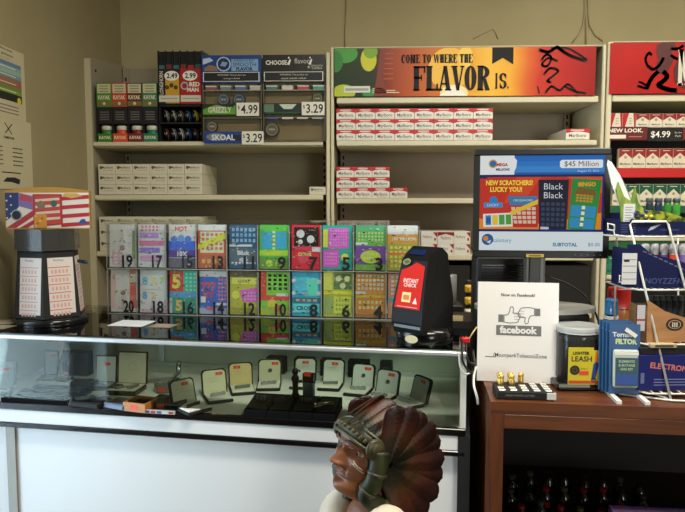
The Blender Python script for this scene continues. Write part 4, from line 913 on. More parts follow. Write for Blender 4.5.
# ================================================================ inside the showcase
ZD = zdeck + .0006
def D_(px, py): return P(px, py, Z=ZD)
def sz(p): return (p - CO).length / FPX * .995
VEL = mat('#0e0e11', .9, 0, .1); CRM = mat('#d8d5bd', .7); LIDC = mat('#b9bfae', .65)
def sticker(m, x, z, w, h, y): m.rect(x - w / 2, x + w / 2, z - h / 2, z + h / 2, y, STICK)
def rot_about(o, ang_): o.rotation_euler = (ang_, 0, 0)
def clam(px, py, w, rz, label, lidc, emblem, sx, d=.084, lh=.076, tilt=-16):
    c = D_(px, py); t = thing('knife_gift_box', label, 'gift box', c, rz, 'open knife boxes in the showcase')
    m = MB(); m.box(-w / 2, w / 2, 0, d, 0, .009, BLACKM, .003); m.box(-w / 2 + .004, w / 2 - .004, .004, d - .003, .009, .0125, mat('#eeecdf', .7), .001); m.build('tray', t)
    m = MB(); n = 6; rr = .012
    def out(k, s): 
        a = w / 2 - s; b = lh - s; pts = [(-a, s * .3), (a, s * .3)]
        pts += [(a - rr + rr * math.cos(q * PI / 10), b - rr + rr * math.sin(q * PI / 10)) for q in range(6)] + [(-a + rr - rr * math.sin(q * PI / 10), b - rr + rr * math.cos(q * PI / 10)) for q in range(6)]
        return pts
    m.prism(out(0, 0), 0, .010, BLACKM); m.flat(out(0, .004), -.0005, mat(lidc, .65))
    if emblem: m.disc(w * .02, lh * .5, w * .09, -.001, mat('#4d5048', .5), 12); m.flat([(-w * .1, lh * .47), (w * .1, lh * .47), (w * .06, lh * .42), (-w * .06, lh * .42)], -.0012, mat('#6a6d60'))
    else:
        m.rect(-w * .2, w * .25, lh * .5, lh * .51, -.001, mat('#a8a690')); m.rect(-w * .25, w * .1, lh * .62, lh * .63, -.001, mat('#a8a690'))
    lid = m.build('lid', t, (0, d, .007), 0, (rad(tilt), 0, 0))
    m = MB(); m.rect(w * sx - .011, w * sx + .011, lh * .74, lh * .86, 0, STICK); m.text('24', w * sx, lh * .8, .005, -.0004, mat('#f4b8a4')); m.build('price_sticker', lid, (0, -.0013, 0))
    return t, c
def knife(c, rz, L, kind, label, z=.0135):
    t = thing('pocket_knife', label, 'knife', (c[0], c[1], ZD + z), rz, 'folding knives in the showcase')
    h = L * .15
    prof = [(-L / 2, 0), (-L * .42, -h * .55), (0, -h * .35), (L * .4, -h * .6), (L / 2, -.0), (L * .42, h * .45), (0, h * .3), (-L * .4, h * .5)]
    col = {'s': mat('#a7abb0', .3, .35), 'b': mat('#1a1a1c', .4), 'g': mat('#7f8a7c', .35, .3)}[kind]
    MB().prism([(a, b) for a, b in prof], 0, .009, col, 'xy').build('handle', t)
    MB().prism([(-L * .3, h * .3), (L * .45, h * .42), (L * .34, h * .85), (-L * .2, h * .6)], .003, .006, CHROME, 'xy').build('blade', t)
    m = MB()
    for k in (-.3, .0, .3): m.cyl((L * k, 0, .009), .0022, .001, CHROME if kind != 's' else BLACKM, 8)
    m.build('rivet', t)
def at_box(c, rz, x, y): return (c.x + x * math.cos(rz) - y * math.sin(rz), c.y + x * math.sin(rz) + y * math.cos(rz))
cl = [  # px, py of the tray front centre, width, turn, lid colour, emblem, sticker x, knife
 (201, 413.5, .08, rad(50), '#e2dfc0', 0, .1, 'b', 'open knife box beside the silver tube, black knife on its cream tray', 'short black knife in the box nearest the front trim'),
 (221, 403.5, .078, rad(28), '#e2dcba', 0, .2, 's', 'open knife box with yellowed lid behind the nearest cream tray', 'slim steel knife in the yellowed box left of the black tray'),
 (244, 395.5, .078, rad(20), '#e6cf92', 0, -.15, 'g', 'open knife box with the yellowest lid, left of black tray', 'grey knife in the box with the yellowest lid'),
 (268, 391.5, .078, rad(8), '#dcdab8', 1, .22, 's', 'open knife box with dark crest in its lid, behind black tray left end', 'steel knife in the crested box behind the black tray'),
 (300, 390, .074, rad(-2), '#e0e4da', 0, 0, 'b', 'open knife box half hidden behind the two standing lighters', 'black knife in the box behind the standing lighters'),
 (328, 391.5, .074, rad(-5), '#dce0d4', 0, .05, 'g', 'open knife box right of the standing lighters with words in its lid', 'grey knife in the box right of the standing lighters'),
 (354, 397, .076, rad(-14), '#d8e0d8', 1, .2, 's', 'open knife box with centre crest behind the headdress, left of two', 'steel knife in the crested box behind the headdress'),
 (373, 403.5, .078, rad(-26), '#d6dfd8', 1, .15, 's', 'open knife box with centre crest, just left of the edge-on box', 'round bellied steel knife next to the edge-on box'),
 (394, 408, .08, rad(-55), '#c2cac2', 0, .1, 's', 'open knife box seen edge-on at the right end of the row', 'steel knife in the edge-on box at the right end'),
]
for px, py, w, rz, lc, em, sx, kd, lab, kl in cl:
    rz += ang * .4
    t, c = clam(px, py, w, rz, lab, lc, em, sx)
    k = at_box(c, rz, 0, .04); knife(k, rz + .2, w * .66, kd, kl)
# black four part stand with lighters
c = D_(289, 419); W = 92 * sz(c); S = sz(c)
t = thing('display_stand', 'black velvet stand of four compartments holding lighters in front of the knife boxes', 'display stand', c, ang)
for i in range(4):
    x0 = -W / 2 + W * i / 4; m = MB(); m.prism([(0, 0), (.115, 0), (.115, .034), (0, .018)], x0 + .001, x0 + W / 4 - .001, VEL, 'yz')
    m.prism([(.014, .0202), (.1, .0322), (.1, .0332), (.014, .0212)], x0 + .007, x0 + W / 4 - .007, mat('#222226', .5), 'yz'); m.build('compartment', t)
def onst(x, y): return c.x + x * ca - y * sa, c.y + x * sa + y * ca
zt_ = ZD + .0265
# standing figure lighter
x, y = onst(-W * .02, .095); t = thing('figure_lighter', 'tall dark figure shaped lighter standing on the black stand', 'lighter', (x, y, ZD + .0345), ang)
m = MB(); m.lathe([(.013, 0), (.013, .004), (.009, .012), (.008, .03), (.0095, .045), (.012, .055), (.009, .062), (.006, .066)], mat('#232326', .3, .6), 20); m.build('body', t)
m = MB(); m.lathe([(.004, .064), (.009, .07), (.010, .077), (.006, .084), (.0001, .086)], mat('#2a2a2c', .3, .6), 18); m.tube([(0.006, 0, .078), (.013, -.004, .08), (.016, -.004, .075)], .003, mat('#2a2a2c', .3)); m.build('head', t)
x, y = onst(W * .13, .098); t = thing('torch_lighter', 'dark smoky box lighter with orange top standing on black stand', 'lighter', (x, y, ZD + .0345), ang - .2)
m = MB(); m.box(-.017, .017, -.009, .009, 0, .045, mat('#5a5a64', .2, .3), .003); m.build('tank', t); m = MB(); m.box(-.017, .017, -.01, .01, .0455, .072, BLACKG, .003); m.build('cap', t); m = MB(); m.rect(-.011, .011, .064, .076, -.0108, STICK); m.build('price_sticker', t)
for i, (xx, lab) in enumerate(((-.36, 'coiled black lighter lying at the left end of the black stand'), (.14, 'squat black lighter lying in third compartment of the black stand'))):
    x, y = onst(W * xx, .055); t = thing('table_lighter', lab, 'lighter', (x, y, zt_ + .0015), ang)
    m = MB(); m.cyl((-.018, 0, .009), .009, .036, mat('#34363a', .3, .5), 18, 'x', .002); m.build('body', t); m = MB()
    for k in range(3): m.lathe([(.0092, -.002), (.0102, 0), (.0092, .002)], mat('#8a8d92', .25, .6), 18, (-.01 + k * .01, 0, .009), 'x')
    m.build('ring', t)
x, y = onst(-W * .14, .05); t = thing('pistol_lighter', 'dark pistol shaped lighter leaning in the second compartment', 'lighter', (x, y, zt_ + .003), ang + .5)
m = MB(); m.box(-.02, .02, -.005, .005, 0, .012, mat('#3a3b3e', .3, .6), .002); m.build('barrel', t); m = MB(); m.prism([(.004, .0), (.018, .0), (.024, -.001), (.026, .02), (.012, .022)], -.0045, .0045, mat('#2c2c2e', .4)); m.build('grip', t)
x, y = onst(W * .37, .035); t = thing('metal_lighter', 'slim silver gold lighter lying on the right end of black stand', 'lighter', (x, y, zt_ + .002), ang + .55)
m = MB(); m.cyl((-.03, 0, .008), .0075, .052, mat('#b8ab8c', .25, .9), 20, 'x', .002); m.build('body', t); m = MB(); m.cyl((-.036, 0, .008), .0078, .007, CHROME, 20, 'x', .001); m.build('cap', t)

# left part of the case
def flat_box(name, px, py, w, d, h, rz, mt, label, cat='box', group=None):
    c = D_(px, py); t = thing(name, label, cat, c, rz, group); MB().box(-w / 2, w / 2, 0, d, 0, h, mt, .003).build('body', t); return t, c
def open_box(px, py, w, d, h, lh, rz, base, inner, lid, label, tilt=-10, stick=None, group='open presentation boxes on the left of the showcase'):
    c = D_(px, py); t = thing('presentation_box', label, 'gift box', c, rz, group)
    m = MB(); m.box(-w / 2, w / 2, 0, d, 0, h, base, .002); m.box(-w / 2 + .004, w / 2 - .004, .004, d - .003, h, h + .002, inner); m.build('tray', t)
    m = MB(); m.box(-w / 2, w / 2, 0, .008, 0, lh, base, .002); m.rect(-w / 2 + .004, w / 2 - .004, .003, lh - .004, -.0005, lid); lid = m.build('lid', t, (0, d, h), 0, (rad(tilt), 0, 0))
    if stick: m = MB(); m.rect(stick[0] * w - .011, stick[0] * w + .011, stick[1] * lh - .005, stick[1] * lh + .005, 0, STICK); m.build('price_sticker', lid, (0, -.0013, 0))
    return t, c
GRY = mat('#8f959a', .6); BLU = mat('#3a4250', .6)
t, c = open_box(-8, 397, .085, .05, .012, .085, ang + .1, mat('#3c424c', .6), mat('#c9c6b2', .7), GRY, 'grey lidded open box cut off at the left end of the showcase', stick=(.1, .7))
knife(at_box(c, ang, .01, .028), ang + .2, .06, 's', 'steel knife in the cut off box at the left end')
t, c = open_box(44, 381, .055, .04, .01, .085, ang, mat('#3c424c', .6), mat('#4a4f58', .6), mat('#a3a5a4', .6), 'tall narrow grey lidded box standing behind the dark velvet pad', -4, (.15, .8))
t, c = open_box(61, 382, .045, .04, .01, .085, ang, mat('#20232b', .6), mat('#6c6f74', .6), mat('#31353f', .5), 'narrow dark lidded box right of the tall grey lidded box', -4, (-.25, .1))
m = MB()
for k in range(14): m.disc(-.012 + .012 * (k % 3) + rnd.uniform(-.003, .003), .045 + .009 * (k // 3) + rnd.uniform(-.002, .002), .0022, -.001, mat('#b9bcc0', .3), 6)
m.build('silver_studs', t, (0, .0385, .01), 0, (rad(-4), 0, 0))
c = D_(36, 403.5); W = .235; dd = .13
t = thing('velvet_pad', 'dark velvet pad with rows of small silver pieces at left of the showcase', 'display pad', c, ang)
m = MB(); m.prism([(-W / 2, 0), (W / 2 - .015, 0), (W / 2 - .015, dd), (-W / 2 + .06, dd)], 0, .012, VEL, 'xy'); m.build('pad', t)
m = MB()
for r in range(3):
    y0 = .012 + r * .038; x0 = -W / 2 + .006 + r * .018
    m.box(x0, W / 2 - .02, y0, y0 + .03, .0121, .0175 + r * .003, mat('#2b3040', .7), .003)
m.build('ridge', t)
for r in range(2):
    for i in range(5):
        q = (-W / 2 + .04 + r * .02 + i * .036, .027 + r * .038); x, y = c.x + q[0] * ca - q[1] * sa, c.y + q[0] * sa + q[1] * ca
        m = MB(); m.prism([(-.012, -.003), (.008, -.004), (.013, 0), (.008, .004), (-.012, .003)], 0, .004, STEEL, 'xy'); m.tube([(-.012, 0, .002), (-.017, .003, .002), (-.02, 0, .002), (-.017, -.003, .002), (-.012, 0, .002)], .0012, STEEL, 6)
        tag(m.build('silver_charm', None, (x, y, ZD + .0178 + r * .003), ang + .35), 'small silver piece on the velvet pad, %s row, %s from left' % (('front', 'back')[r], ORD[i]), 'charm', 'small silver pieces on the velvet pad')
t, c = flat_box('case_box', 80, 392, .075, .05, .03, ang, BLACKM, 'black box with silver pen on top, behind the black knife tray')
x, y = at_box(c, ang, .0, .02)
p = thing('pen', 'silver pen lying on the black box in the showcase', 'pen', (x, y, ZD + .0346), ang + .05)
m = MB(); m.cyl((-.035, 0, 0), .004, .05, CHROME, 14, 'x'); m.build('barrel', p); m = MB(); m.lathe([(.004, .0151), (.004, .03), (.001, .038)], BLACKG, 14, axis='x'); m.build('cap', p)
tag(MB().box(-.045, .045, 0, .04, 0, .085, mat('#141416', .4), .004).build('tin_box', None, D_(76, 376), ang), 'tall black box standing at the back behind the silver pen', 'box')
t, c = open_box(99, 391, .072, .05, .014, .088, ang + .1, mat('#1d1d20', .5), mat('#9da0a2', .6), mat('#d3d5d3', .5), 'white satin lidded box with orange sticker, left of the large cream lidded box', -8, (.05, .68))
tt = thing('pocket_watch', 'small steel watch piece in the white satin lidded box', 'watch', (*at_box(c, ang, -.005, .02), ZD + .0165), ang); MB().box(-.02, .02, -.007, .007, 0, .006, CHROME, .002).build('case', tt)
t, c = flat_box('knife_tray', 83, 408, .1, .07, .014, ang - .1, BLACKM, 'low black tray of two dark knives at the front by the velvet pad', 'tray')
for q in (-.02, .025): knife(at_box(c, ang - .1, q, .035), ang + .6 + q, .055, 'b' if q > 0 else 's', 'dark knife %s in the low black tray' % ('further right' if q > 0 else 'further left'), .0146)
t, c = open_box(120, 396, .1, .085, .015, .104, ang + .05, BLACKG, mat('#d5d2bd', .7), mat('#d2cbb3', .7), 'large open black box with cream lid and watch inside', -7)
m = MB(); m.ring(0, .055, .014, .0016, 0, mat('#b6ae96')); m.build('lid_crest', t, (0, .0838, .015), 0, (rad(-7), 0, 0))
x, y = at_box(c, ang, -.02, .03); w_ = thing('wrist_watch', 'dark faced watch lying on the large cream lined tray', 'watch', (x, y, ZD + .018), ang + .4)
m = MB(); m.cyl((0, 0, 0), .017, .007, STEEL, 24, bev=.002); m.build('case', w_); m = MB(); m.cyl((0, 0, .0071), .0135, .0008, BLACKG, 24); m.build('dial', w_); m = MB(); m.box(.015, .04, -.008, .008, 0, .004, mat('#a9aaa4', .3, .5), .001); m.box(-.036, -.015, -.007, .007, 0, .003, BLACKM, .001); m.build('strap', w_)
x, y = at_box(c, ang, .025, .035); w_ = thing('silver_lighter', 'silver lighter lying beside the watch on the large cream tray', 'lighter', (x, y, ZD + .018), ang - .3); MB().box(-.009, .009, -.02, .02, 0, .009, mat('#b9bab2', .25, .8), .002).build('case', w_)
t, c = flat_box('slate_box', 113, 409.5, .075, .065, .016, ang - .25, mat('#56657a', .4), 'flat slate blue box with orange sticker at the front of the showcase')
m = MB(); m.add([(-.022, .016, .0165), (.0, .016, .0165), (.0, .03, .0165), (-.022, .03, .0165)], [(0, 1, 2, 3)], STICK); m.build('price_sticker', t)
WB = wood_mat('pale_box_wood', '#a8642c', '#c98545', 'x', 20)
c = D_(134, 412); t = thing('wooden_box', 'small open orange wood box with orange tag beside the slate blue box', 'box', c, ang - .15)
m = MB(); w, d, h = .075, .07, .026
for q in ((-w / 2, w / 2, 0, .005), (-w / 2, w / 2, d - .005, d), (-w / 2, -w / 2 + .005, .005, d - .005), (w / 2 - .005, w / 2, .005, d - .005)): m.box(*q, 0, h, WB)
m.box(-w / 2 + .005, w / 2 - .005, .005, d - .005, 0, .005, WB); m.build('body', t)
m = MB()
for k in range(5): m.cyl((-.024 + k * .012, .01, .012), .0055, .05, mat(['#4a2a16', '#5c3820', '#3a2214'][k % 3], .6), 10, 'y')
m.build('cigarillo', t); m = MB(); m.rect(-.012, .012, .007, .02, -.0006, STICK); m.build('price_sticker', t)
c = D_(162, 394); t = thing('glass_ashtray', 'clear glass ashtray with orange sticker behind the black flat box', 'ashtray', c, ang)
m = MB(); m.lathe([(.038, 0), (.042, .004), (.042, .032), (.034, .034), (.03, .012), (.0001, .01)], glass_mat('ashtray_glass', '#c3cbc8', 1.4, .05, 1.5, .2), 32, (0, .042, 0)); m.build('bowl', t); m = MB(); m.rect(-.012, .012, .008, .022, -.003, STICK); m.build('price_sticker', t)
p = thing('silver_tube', 'slim steel tube leaning in the glass ashtray', 'tube', (c.x, c.y + .035, ZD + .0125), 0, rot=(rad(-20), rad(42), 0)); m = MB(); m.cyl((0, 0, 0), .006, .062, CHROME, 16); m.build('tube', p)
p = thing('metal_tube', 'upright polished steel tube standing behind the black flat box', 'tube', D_(179, 381)); m = MB(); m.cyl((0, 0, 0), .0085, .06, CHROME, 24, bev=.001); m.build('tube', p); m = MB(); m.cyl((0, 0, .0601), .0088, .009, mat('#b5b8bb', .3, 1.), 24, bev=.002); m.build('cap', p)
t, c = flat_box('flat_gift_box', 163, 410, .105, .078, .022, ang - .05, BLACKM, 'flat open black box with two grey inserts and an orange sticker')
m = MB(); m.box(-.035, -.008, .02, .06, .0221, .025, mat('#4a4d4a', .4), .001); m.box(.008, .032, .018, .064, .0221, .025, mat('#85888a', .4), .001); m.build('insert', t)
m = MB(); m.rect(-.02, .004, .004, .017, -.0007, STICK); m.build('price_sticker', t)
c = D_(160, 413.5); m = MB(); m.box(-.045, .045, -.004, .004, 0, .009, mat('#c9c9c4', .5))
for k, cc in enumerate(('#2c3f80', '#b5323a', '#3d5a9c', '#d5d5d5', '#a83a42')): m.rect(-.044 + k * .018, -.03 + k * .018, .001, .008, -.0046, mat(cc))
tag(m.build('label_strip', None, c, ang), 'narrow strip of red, white and blue flags in front of the flat black box', 'label')
# black gift boxes along the back
for i, (a, b) in enumerate(((272, 291), (300, 320), (326, 346), (353, 374), (384, 396))):
    c = P((a + b) / 2, 368, Z=ZD); lo = CL(c); lo.y = min(lo.y, CD - .075); c = CW(lo.x, lo.y, ZD); w = (b - a) * sz(c)
    MBX = MB().box(-w / 2, w / 2, 0, .04, 0, .058, BLACKM, .002); MBX.rect(-w * .3, w * .3, .035, .042, -.0006, mat('#34343a'))
    tag(MBX.build('closed_gift_box', None, c, ang), 'closed black box standing at the back of showcase, %s from the left' % ORD[i], 'box', 'closed black boxes at the back of the showcase')

# ================================================================ wooden cabinet on the right
TC = .873
a = P(491, 401.5, Z=TC); b = P(685, 406.5, Z=TC); cu = (b - a).normalized(); cang = rad(-4.6)
cc_, cs_ = math.cos(cang), math.sin(cang)
def KW(x, y, z): return Vector((a.x + x * cc_ - y * cs_, a.y + x * cs_ + y * cc_, z))
WC, DC = 1.0, .56
t = thing('wooden_cabinet', 'dark reddish wood open fronted cabinet at the right of the glass counter', 'cabinet', (a.x, a.y, 0), cang)
SP = 0.0
m = MB(); m.prism([(0, 0), (WC, 0), (WC, DC), (SP, DC), ], TC - .03, TC, CABW, 'xy'); m.build('top', t)
m = MB(); m.prism([(0, .0), (.032, 0), (SP + .035, DC), (SP, DC)], 0, TC - .0302, CABWV, 'xy'); m.build('side_panel', t)
MB().box(WC - .03, WC, 0, DC, 0, TC - .0302, CABWV).build('side_panel', t)
MB().box(.0325, WC - .031, .0, .022, TC - .068, TC - .0305, CABW, .002).build('apron', t)
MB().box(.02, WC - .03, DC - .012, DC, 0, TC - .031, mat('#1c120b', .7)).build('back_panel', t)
MB().box(.034, WC - .031, .05, DC - .013, .06, .085, CABW).build('shelf', t)
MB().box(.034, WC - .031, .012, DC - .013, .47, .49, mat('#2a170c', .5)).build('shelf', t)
cab_side = m
# dark jars and a box on the inner shelf
hz = .4906
k = 0
for r in range(4):
    for i in range(8 if r else 7):
        x = .085 + i * .052 + (r % 2) * .02 + rnd.uniform(-.004, .004); y = .07 + r * .085 + rnd.uniform(-.008, .008)
        if x > .3 and r == 0: continue
        hgt = rnd.choice((.045, .055, .062)) + r * .004; rr = .02
        w = KW(x, y, hz); col = rnd.choice(('#0c0f14', '#10141a', '#1a0d0c', '#16120a')); cap = rnd.choice(('#0c0c0d', '#7a1820', '#4a4630', '#1c1c1f', '#3c3e40', '#101012'))
        cn = {'#0c0c0d': 'black', '#7a1820': 'red', '#4a4630': 'brassy', '#1c1c1f': 'charcoal', '#3c3e40': 'grey', '#101012': 'black'}[cap]
        t = thing('oil_bottle', 'small dark bottle with %s cap inside the wooden cabinet, %s row back, %s along' % (cn, ORD[r], ORD[i]), 'bottle', w, 0, 'small dark bottles in the wooden cabinet')
        m = MB(); m.lathe([(rr * .9, 0), (rr, .003), (rr, hgt * .6), (rr * .45, hgt * .78), (rr * .42, hgt * .85)], mat(col, .1), 16); m.build('bottle', t)
        m = MB(); m.cyl((0, 0, hgt * .85), rr * .5, hgt * .18, mat(cap, .25, .3), 12); m.build('cap', t)
        if k in (8, 15): m = MB(); m.box(-.006, .006, -rr - .001, -rr, hgt * .2, hgt * .45, STICK); m.build('price_sticker', t)
        k += 1
q = P(600, 512, Z=hz + .02); t = thing('printed_box', 'long lilac box with orange rounds and yellow panels in the wooden cabinet', 'box', KW(.325, .035, hz), cang)
m = MB(); m.box(0, .32, 0, .09, 0, .075, mat('#7a5f96', .5), .001)
LIL = mat('#8f78b0', .5)
zt2 = .0755
for i in range(3): m.add([(.022 + .05 * i + .02 * math.cos(j * PI / 8), .032 + .024 * math.sin(j * PI / 8), zt2) for j in range(16)], [range(16)], mat(['#a8502a', '#c07a48', '#a85a3a'][i], .5)); m.disc(.025 + .05 * i, .053, .018, -.0006, mat(['#b0562e', '#c8824e', '#b0603e'][i], .5), 16); m.disc(.025 + .05 * i, .055, .008, -.001, mat('#d8a878', .5), 12)
for i in range(2): m.rect(.17 + .07 * i, .225 + .07 * i, .031, .065, -.0006, mat('#b8c02a', .5)); m.add([(.165 + .07 * i, .01, zt2), (.22 + .07 * i, .01, zt2), (.22 + .07 * i, .06, zt2), (.165 + .07 * i, .06, zt2)], [(0, 1, 2, 3)], mat('#c4cc3a', .5)); m.text('MINI', .197 + .07 * i, .048, .014, -.001, mat('#2c4a2a'), wmax=.045)
m.build('carton', t)

# ================================================================ monitor
def frame_at(px0, py0, px1, py1, Y0, Y1): return P(px0, py0, Y=Y0), P(px1, py1, Y=Y1)
YM = 1.80
bl = P(472.5, 258, Y=YM + .02); br = P(608.3, 261, Y=YM - .015); W = (br - bl).length; mang = math.atan2(br.y - bl.y, br.x - bl.x)
Hm = (258 - 150.5) / FPX * YM * 1.005
t = thing('monitor', 'flat black screen showing lottery tickets advert on the wooden cabinet', 'monitor', (bl.x, bl.y, bl.z + .002), mang)
m = MB(); bz = .019; m.box(0, W, 0, .012, Hm - bz, Hm, BLACK, .003); m.box(0, W, 0, .012, 0, bz + .002, BLACK, .003); m.box(0, bz * .9, 0, .012, bz, Hm - bz, BLACK); m.box(W - bz * .9, W, 0, .012, bz, Hm - bz, BLACK); m.text('NEC', W * .9, bz * .5, .004, -.0006, mat('#8a8a8a')) if 0 else None
for i in range(5): m.disc(W * (.76 + .045 * i), bz * .5, .002, -.0006, mat('#5a5a5a'), 8)
m.build('bezel', t)
m = MB(); m.prism([(.012, 0.001), (.035, .02), (.05, .06), (.05, Hm - .06), (.03, Hm - .02), (.012, Hm - .001)], .004, W - .004, BLACKM, 'yz'); m.build('rear_housing', t)
m = MB(); x0, x1, z0, z1 = bz * .9, W - bz * .9, bz + .002, Hm - bz; w, h = x1 - x0, z1 - z0; E = lambda c: emit(c, EM); EM = .66
y = .002; Rr = lambda a, b, c, d, col, k: m.rect(x0 + a * w, x0 + b * w, z0 + (1 - d) * h, z0 + (1 - c) * h, y - .0003 * k, E(col))
X = lambda v: x0 + v * w
Z = lambda v: z0 + (1 - v) * h
Rr(0, 1, 0, 1, '#1b2f7a', 0)
for i, cc in enumerate(('#1c5fb0', '#1f6cc0', '#2a7acb', '#3a8ad4')): Rr(.0 + .02 * i, 1, .0 if i == 0 else .015, .2 - .0 * i, cc, 1 + i * .2) if i == 0 else Rr(.28, 1, .012 + (i - 1) * .05, .012 + i * .055, cc, 1 + i * .2)
Rr(0, .28, 0, .2, '#eef2f2', 3); m.flat([(X(.26), Z(.0)), (X(.3), Z(.05)), (X(.295), Z(.12)), (X(.27), Z(.2)), (X(.25), Z(.2)), (X(.25), Z(0))], y - .0012, E('#eef2f2'))
m.disc(X(.105), Z(.085), .009, y - .0016, E('#2a6fb0'), 16); m.ring(X(.105), Z(.085), .012, .003, y - .0015, E('#e0a52c')); m.text('MEGA', X(.18), Z(.095), .009, y - .002, E('#c2242a'), wmax=w * .14, bold=.05); m.text('MILLIONS', X(.185), Z(.145), .007, y - .002, E('#1f2f78'), wmax=w * .13, bold=.05)
m.flat([(X(.645), Z(.065)), (X(.66), Z(.05)), (X(.98), Z(.05)), (X(.985), Z(.065)), (X(.985), Z(.125)), (X(.975), Z(.135)), (X(.66), Z(.135)), (X(.645), Z(.12))], y - .0016, E('#f2f5f6')); m.text('$45 Million', X(.815), Z(.095), .0165, y - .002, E('#0c1220'), wmax=w * .29)
m.text('August 17, 2012', X(.87), Z(.168), .008, y - .0016, E('#cfe2f2'), wmax=w * .2)
Rr(.0, 1, .2, .225, '#12215e', 3); Rr(0, .985, .225, .775, '#c8321f', 2); Rr(0, .06, .225, .24, '#12215e', 3)
m.flat([(X(0), Z(.775)), (X(.985), Z(.775)), (X(.985), Z(.6)), (X(.6), Z(.7)), (X(.3), Z(.74)), (X(0), Z(.66))], y - .001, E('#e88a1f')); m.flat([(X(.3), Z(.225)), (X(.5), Z(.225)), (X(.35), Z(.5)), (X(.2), Z(.5))], y - .0009, E('#d8481f'))
m.flat([(X(.7), Z(.225)), (X(.985), Z(.225)), (X(.985), Z(.4))], y - .0009, E('#e05a20'))
for i in range(16): m.disc(X(rnd.uniform(.02, .97)), Z(rnd.uniform(.24, .75)), .0015, y - .0012, E(rnd.choice(('#f0c83a', '#3a8ad0', '#e05aa0'))), 6)
m.text('NEW SCRATCHERS!', X(.24), Z(.285), .0145, y - .0028, E('#f6e04a'), wmax=w * .38, bold=.04); m.text('LUCKY YOU!', X(.215), Z(.355), .0145, y - .0028, E('#f6e04a'), wmax=w * .26, bold=.04)
m.disc(X(.115), Z(.47), .011, y - .0024, E('#2a86c8'), 16); m.rect(X(.035), X(.19), Z(.545), Z(.495), y - .0026, E('#3a90cc')); m.text('LUCKY', X(.11), Z(.52), .007, y - .003, E('#e8f0f4'), wmax=w * .12)
def tk(pts, col, k, f=None):
    m.flat([(X(p[0]), Z(p[1])) for p in pts], y - .0003 * k, E(col))
    def loc(a, b):
        (x00, y00), (x10, y10), (x11, y11), (x01, y01) = pts
        return X((x00 * (1 - a) + x10 * a) * (1 - b) + (x01 * (1 - a) + x11 * a) * b), Z((y00 * (1 - a) + y10 * a) * (1 - b) + (y01 * (1 - a) + y11 * a) * b)
    def quad(a, b, c, d, col2, kk=1): m.flat([loc(a, b), loc(c, b), loc(c, d), loc(a, d)], y - .0003 * (k + kk), E(col2))
    if f: f(loc, quad)
def f1(l, q):
    for i, cc in enumerate(('#3a86c8', '#e8c83a', '#4aa04a', '#5a9a3a')): q(.08 + .23 * i, .12, .27 + .23 * i, .85, cc)
    m.text('8', *l(.17, .5), .018, y - .0003 * 9.5, E('#1f4f98'), bold=.04)
tk([(.03, .615), (.27, .6), (.275, .745), (.035, .755)], '#e8eadf', 7, f1)
def f2(l, q):
    q(.02, .02, .98, .3, '#3a7fae')
    for i in range(5):
        for j in range(4): q(.06 + .18 * i, .36 + .14 * j, .2 + .18 * i, .46 + .14 * j, '#d8c4a8')
    m.flat([l(-.0, .62), l(0.0, .5), l(1, .12), l(1, .26)], y - .0003 * 8, E('#e8c02c')); m.text('CROSSWORD', *l(.5, .15), .006, y - .0003 * 8, E('#e8e4d0'), wmax=w * .2)
tk([(.225, .42), (.475, .42), (.48, .755), (.28, .755)], '#c22a2a', 5, f2)
def f3(l, q):
    m.text('Black', *l(.5, .13), .017, y - .0003 * 11, E('#d8dce4'), wmax=w * .16); m.text('Black', *l(.5, .3), .017, y - .0003 * 11, E('#d8dce4'), wmax=w * .16)
    for i in range(5):
        for j in range(5): q(.08 + .175 * i, .44 + .1 * j, .2 + .175 * i, .505 + .1 * j, '#34405e')
    q(.05, .92, .35, .98, '#c8ccd4')
tk([(.475, .255), (.72, .255), (.71, .8), (.49, .79)], '#10162c', 9, f3)
def f4(l, q):
    m.text('BINGO', *l(.52, .1), .012, y - .0003 * 14, E('#e8a02c'), wmax=w * .14, bold=.05)
    m.flat([l(.1, .3), l(.25, .17), l(.8, .2), l(.9, .32)], y - .0003 * 13, E('#7a5a1c'))
    for i in range(5):
        for j in range(3): q(.2 + .12 * i, .3 + .055 * j, .29 + .12 * i, .335 + .055 * j, '#d88a2a')
    q(.06, .52, .42, .74, '#2f8fc0'); q(.56, .52, .94, .74, '#2f8fc0'); q(.06, .77, .42, .96, '#2f8fc0'); q(.56, .77, .94, .96, '#2f8fc0')
    for j in range(4): q(.43, .52 + .11 * j, .55, .59 + .11 * j, '#e8e4d4', 2)
tk([(.745, .24), (.98, .26), (.935, .8), (.715, .77)], '#2c8a3a', 12, f4)
Rr(0, 1, .775, .8, '#17226a', 14); Rr(0, 1, .8, 1, '#dfe9ec', 15)
m.disc(X(.07), Z(.885), .016, y - .0048, E('#1f5f9c'), 20); m.disc(X(.055), Z(.875), .007, y - .0051, E('#e08a2c'), 12); m.flat([(X(.06), Z(.91)), (X(.1), Z(.89)), (X(.09), Z(.93))], y - .0051, E('#cfe0ea'))
m.text('calottery', X(.19), Z(.9), .015, y - .005, E('#2f8aa8'), wmax=w * .15); m.text('SUBTOTAL', X(.7), Z(.935), .0105, y - .005, E('#2a7fa0'), wmax=w * .21, bold=.04); m.text('$0.00', X(.93), Z(.935), .0115, y - .005, E('#2a7fa0'), wmax=w * .12)
m.build('screen', t)
m = MB(); m.box(W * .4, W * .53, -.0012, 0, .002, .011, mat('#c9b04a', .4)); m.rect(W * .42, W * .51, .004, .009, -.0016, mat('#8a6a2a')); m.build('sticker', t)
zst = zat(306, YM + .03) - bl.z
m = MB(); m.box(W * .41, W * .57, .05, .075, zst, .1, mat('#8e8f8e', .4, .3), .006); m.box(W * .445, W * .53, .044, .05, zst, .02, mat('#5c5d5c', .4, .3), .003); m.build('stand_neck', t)
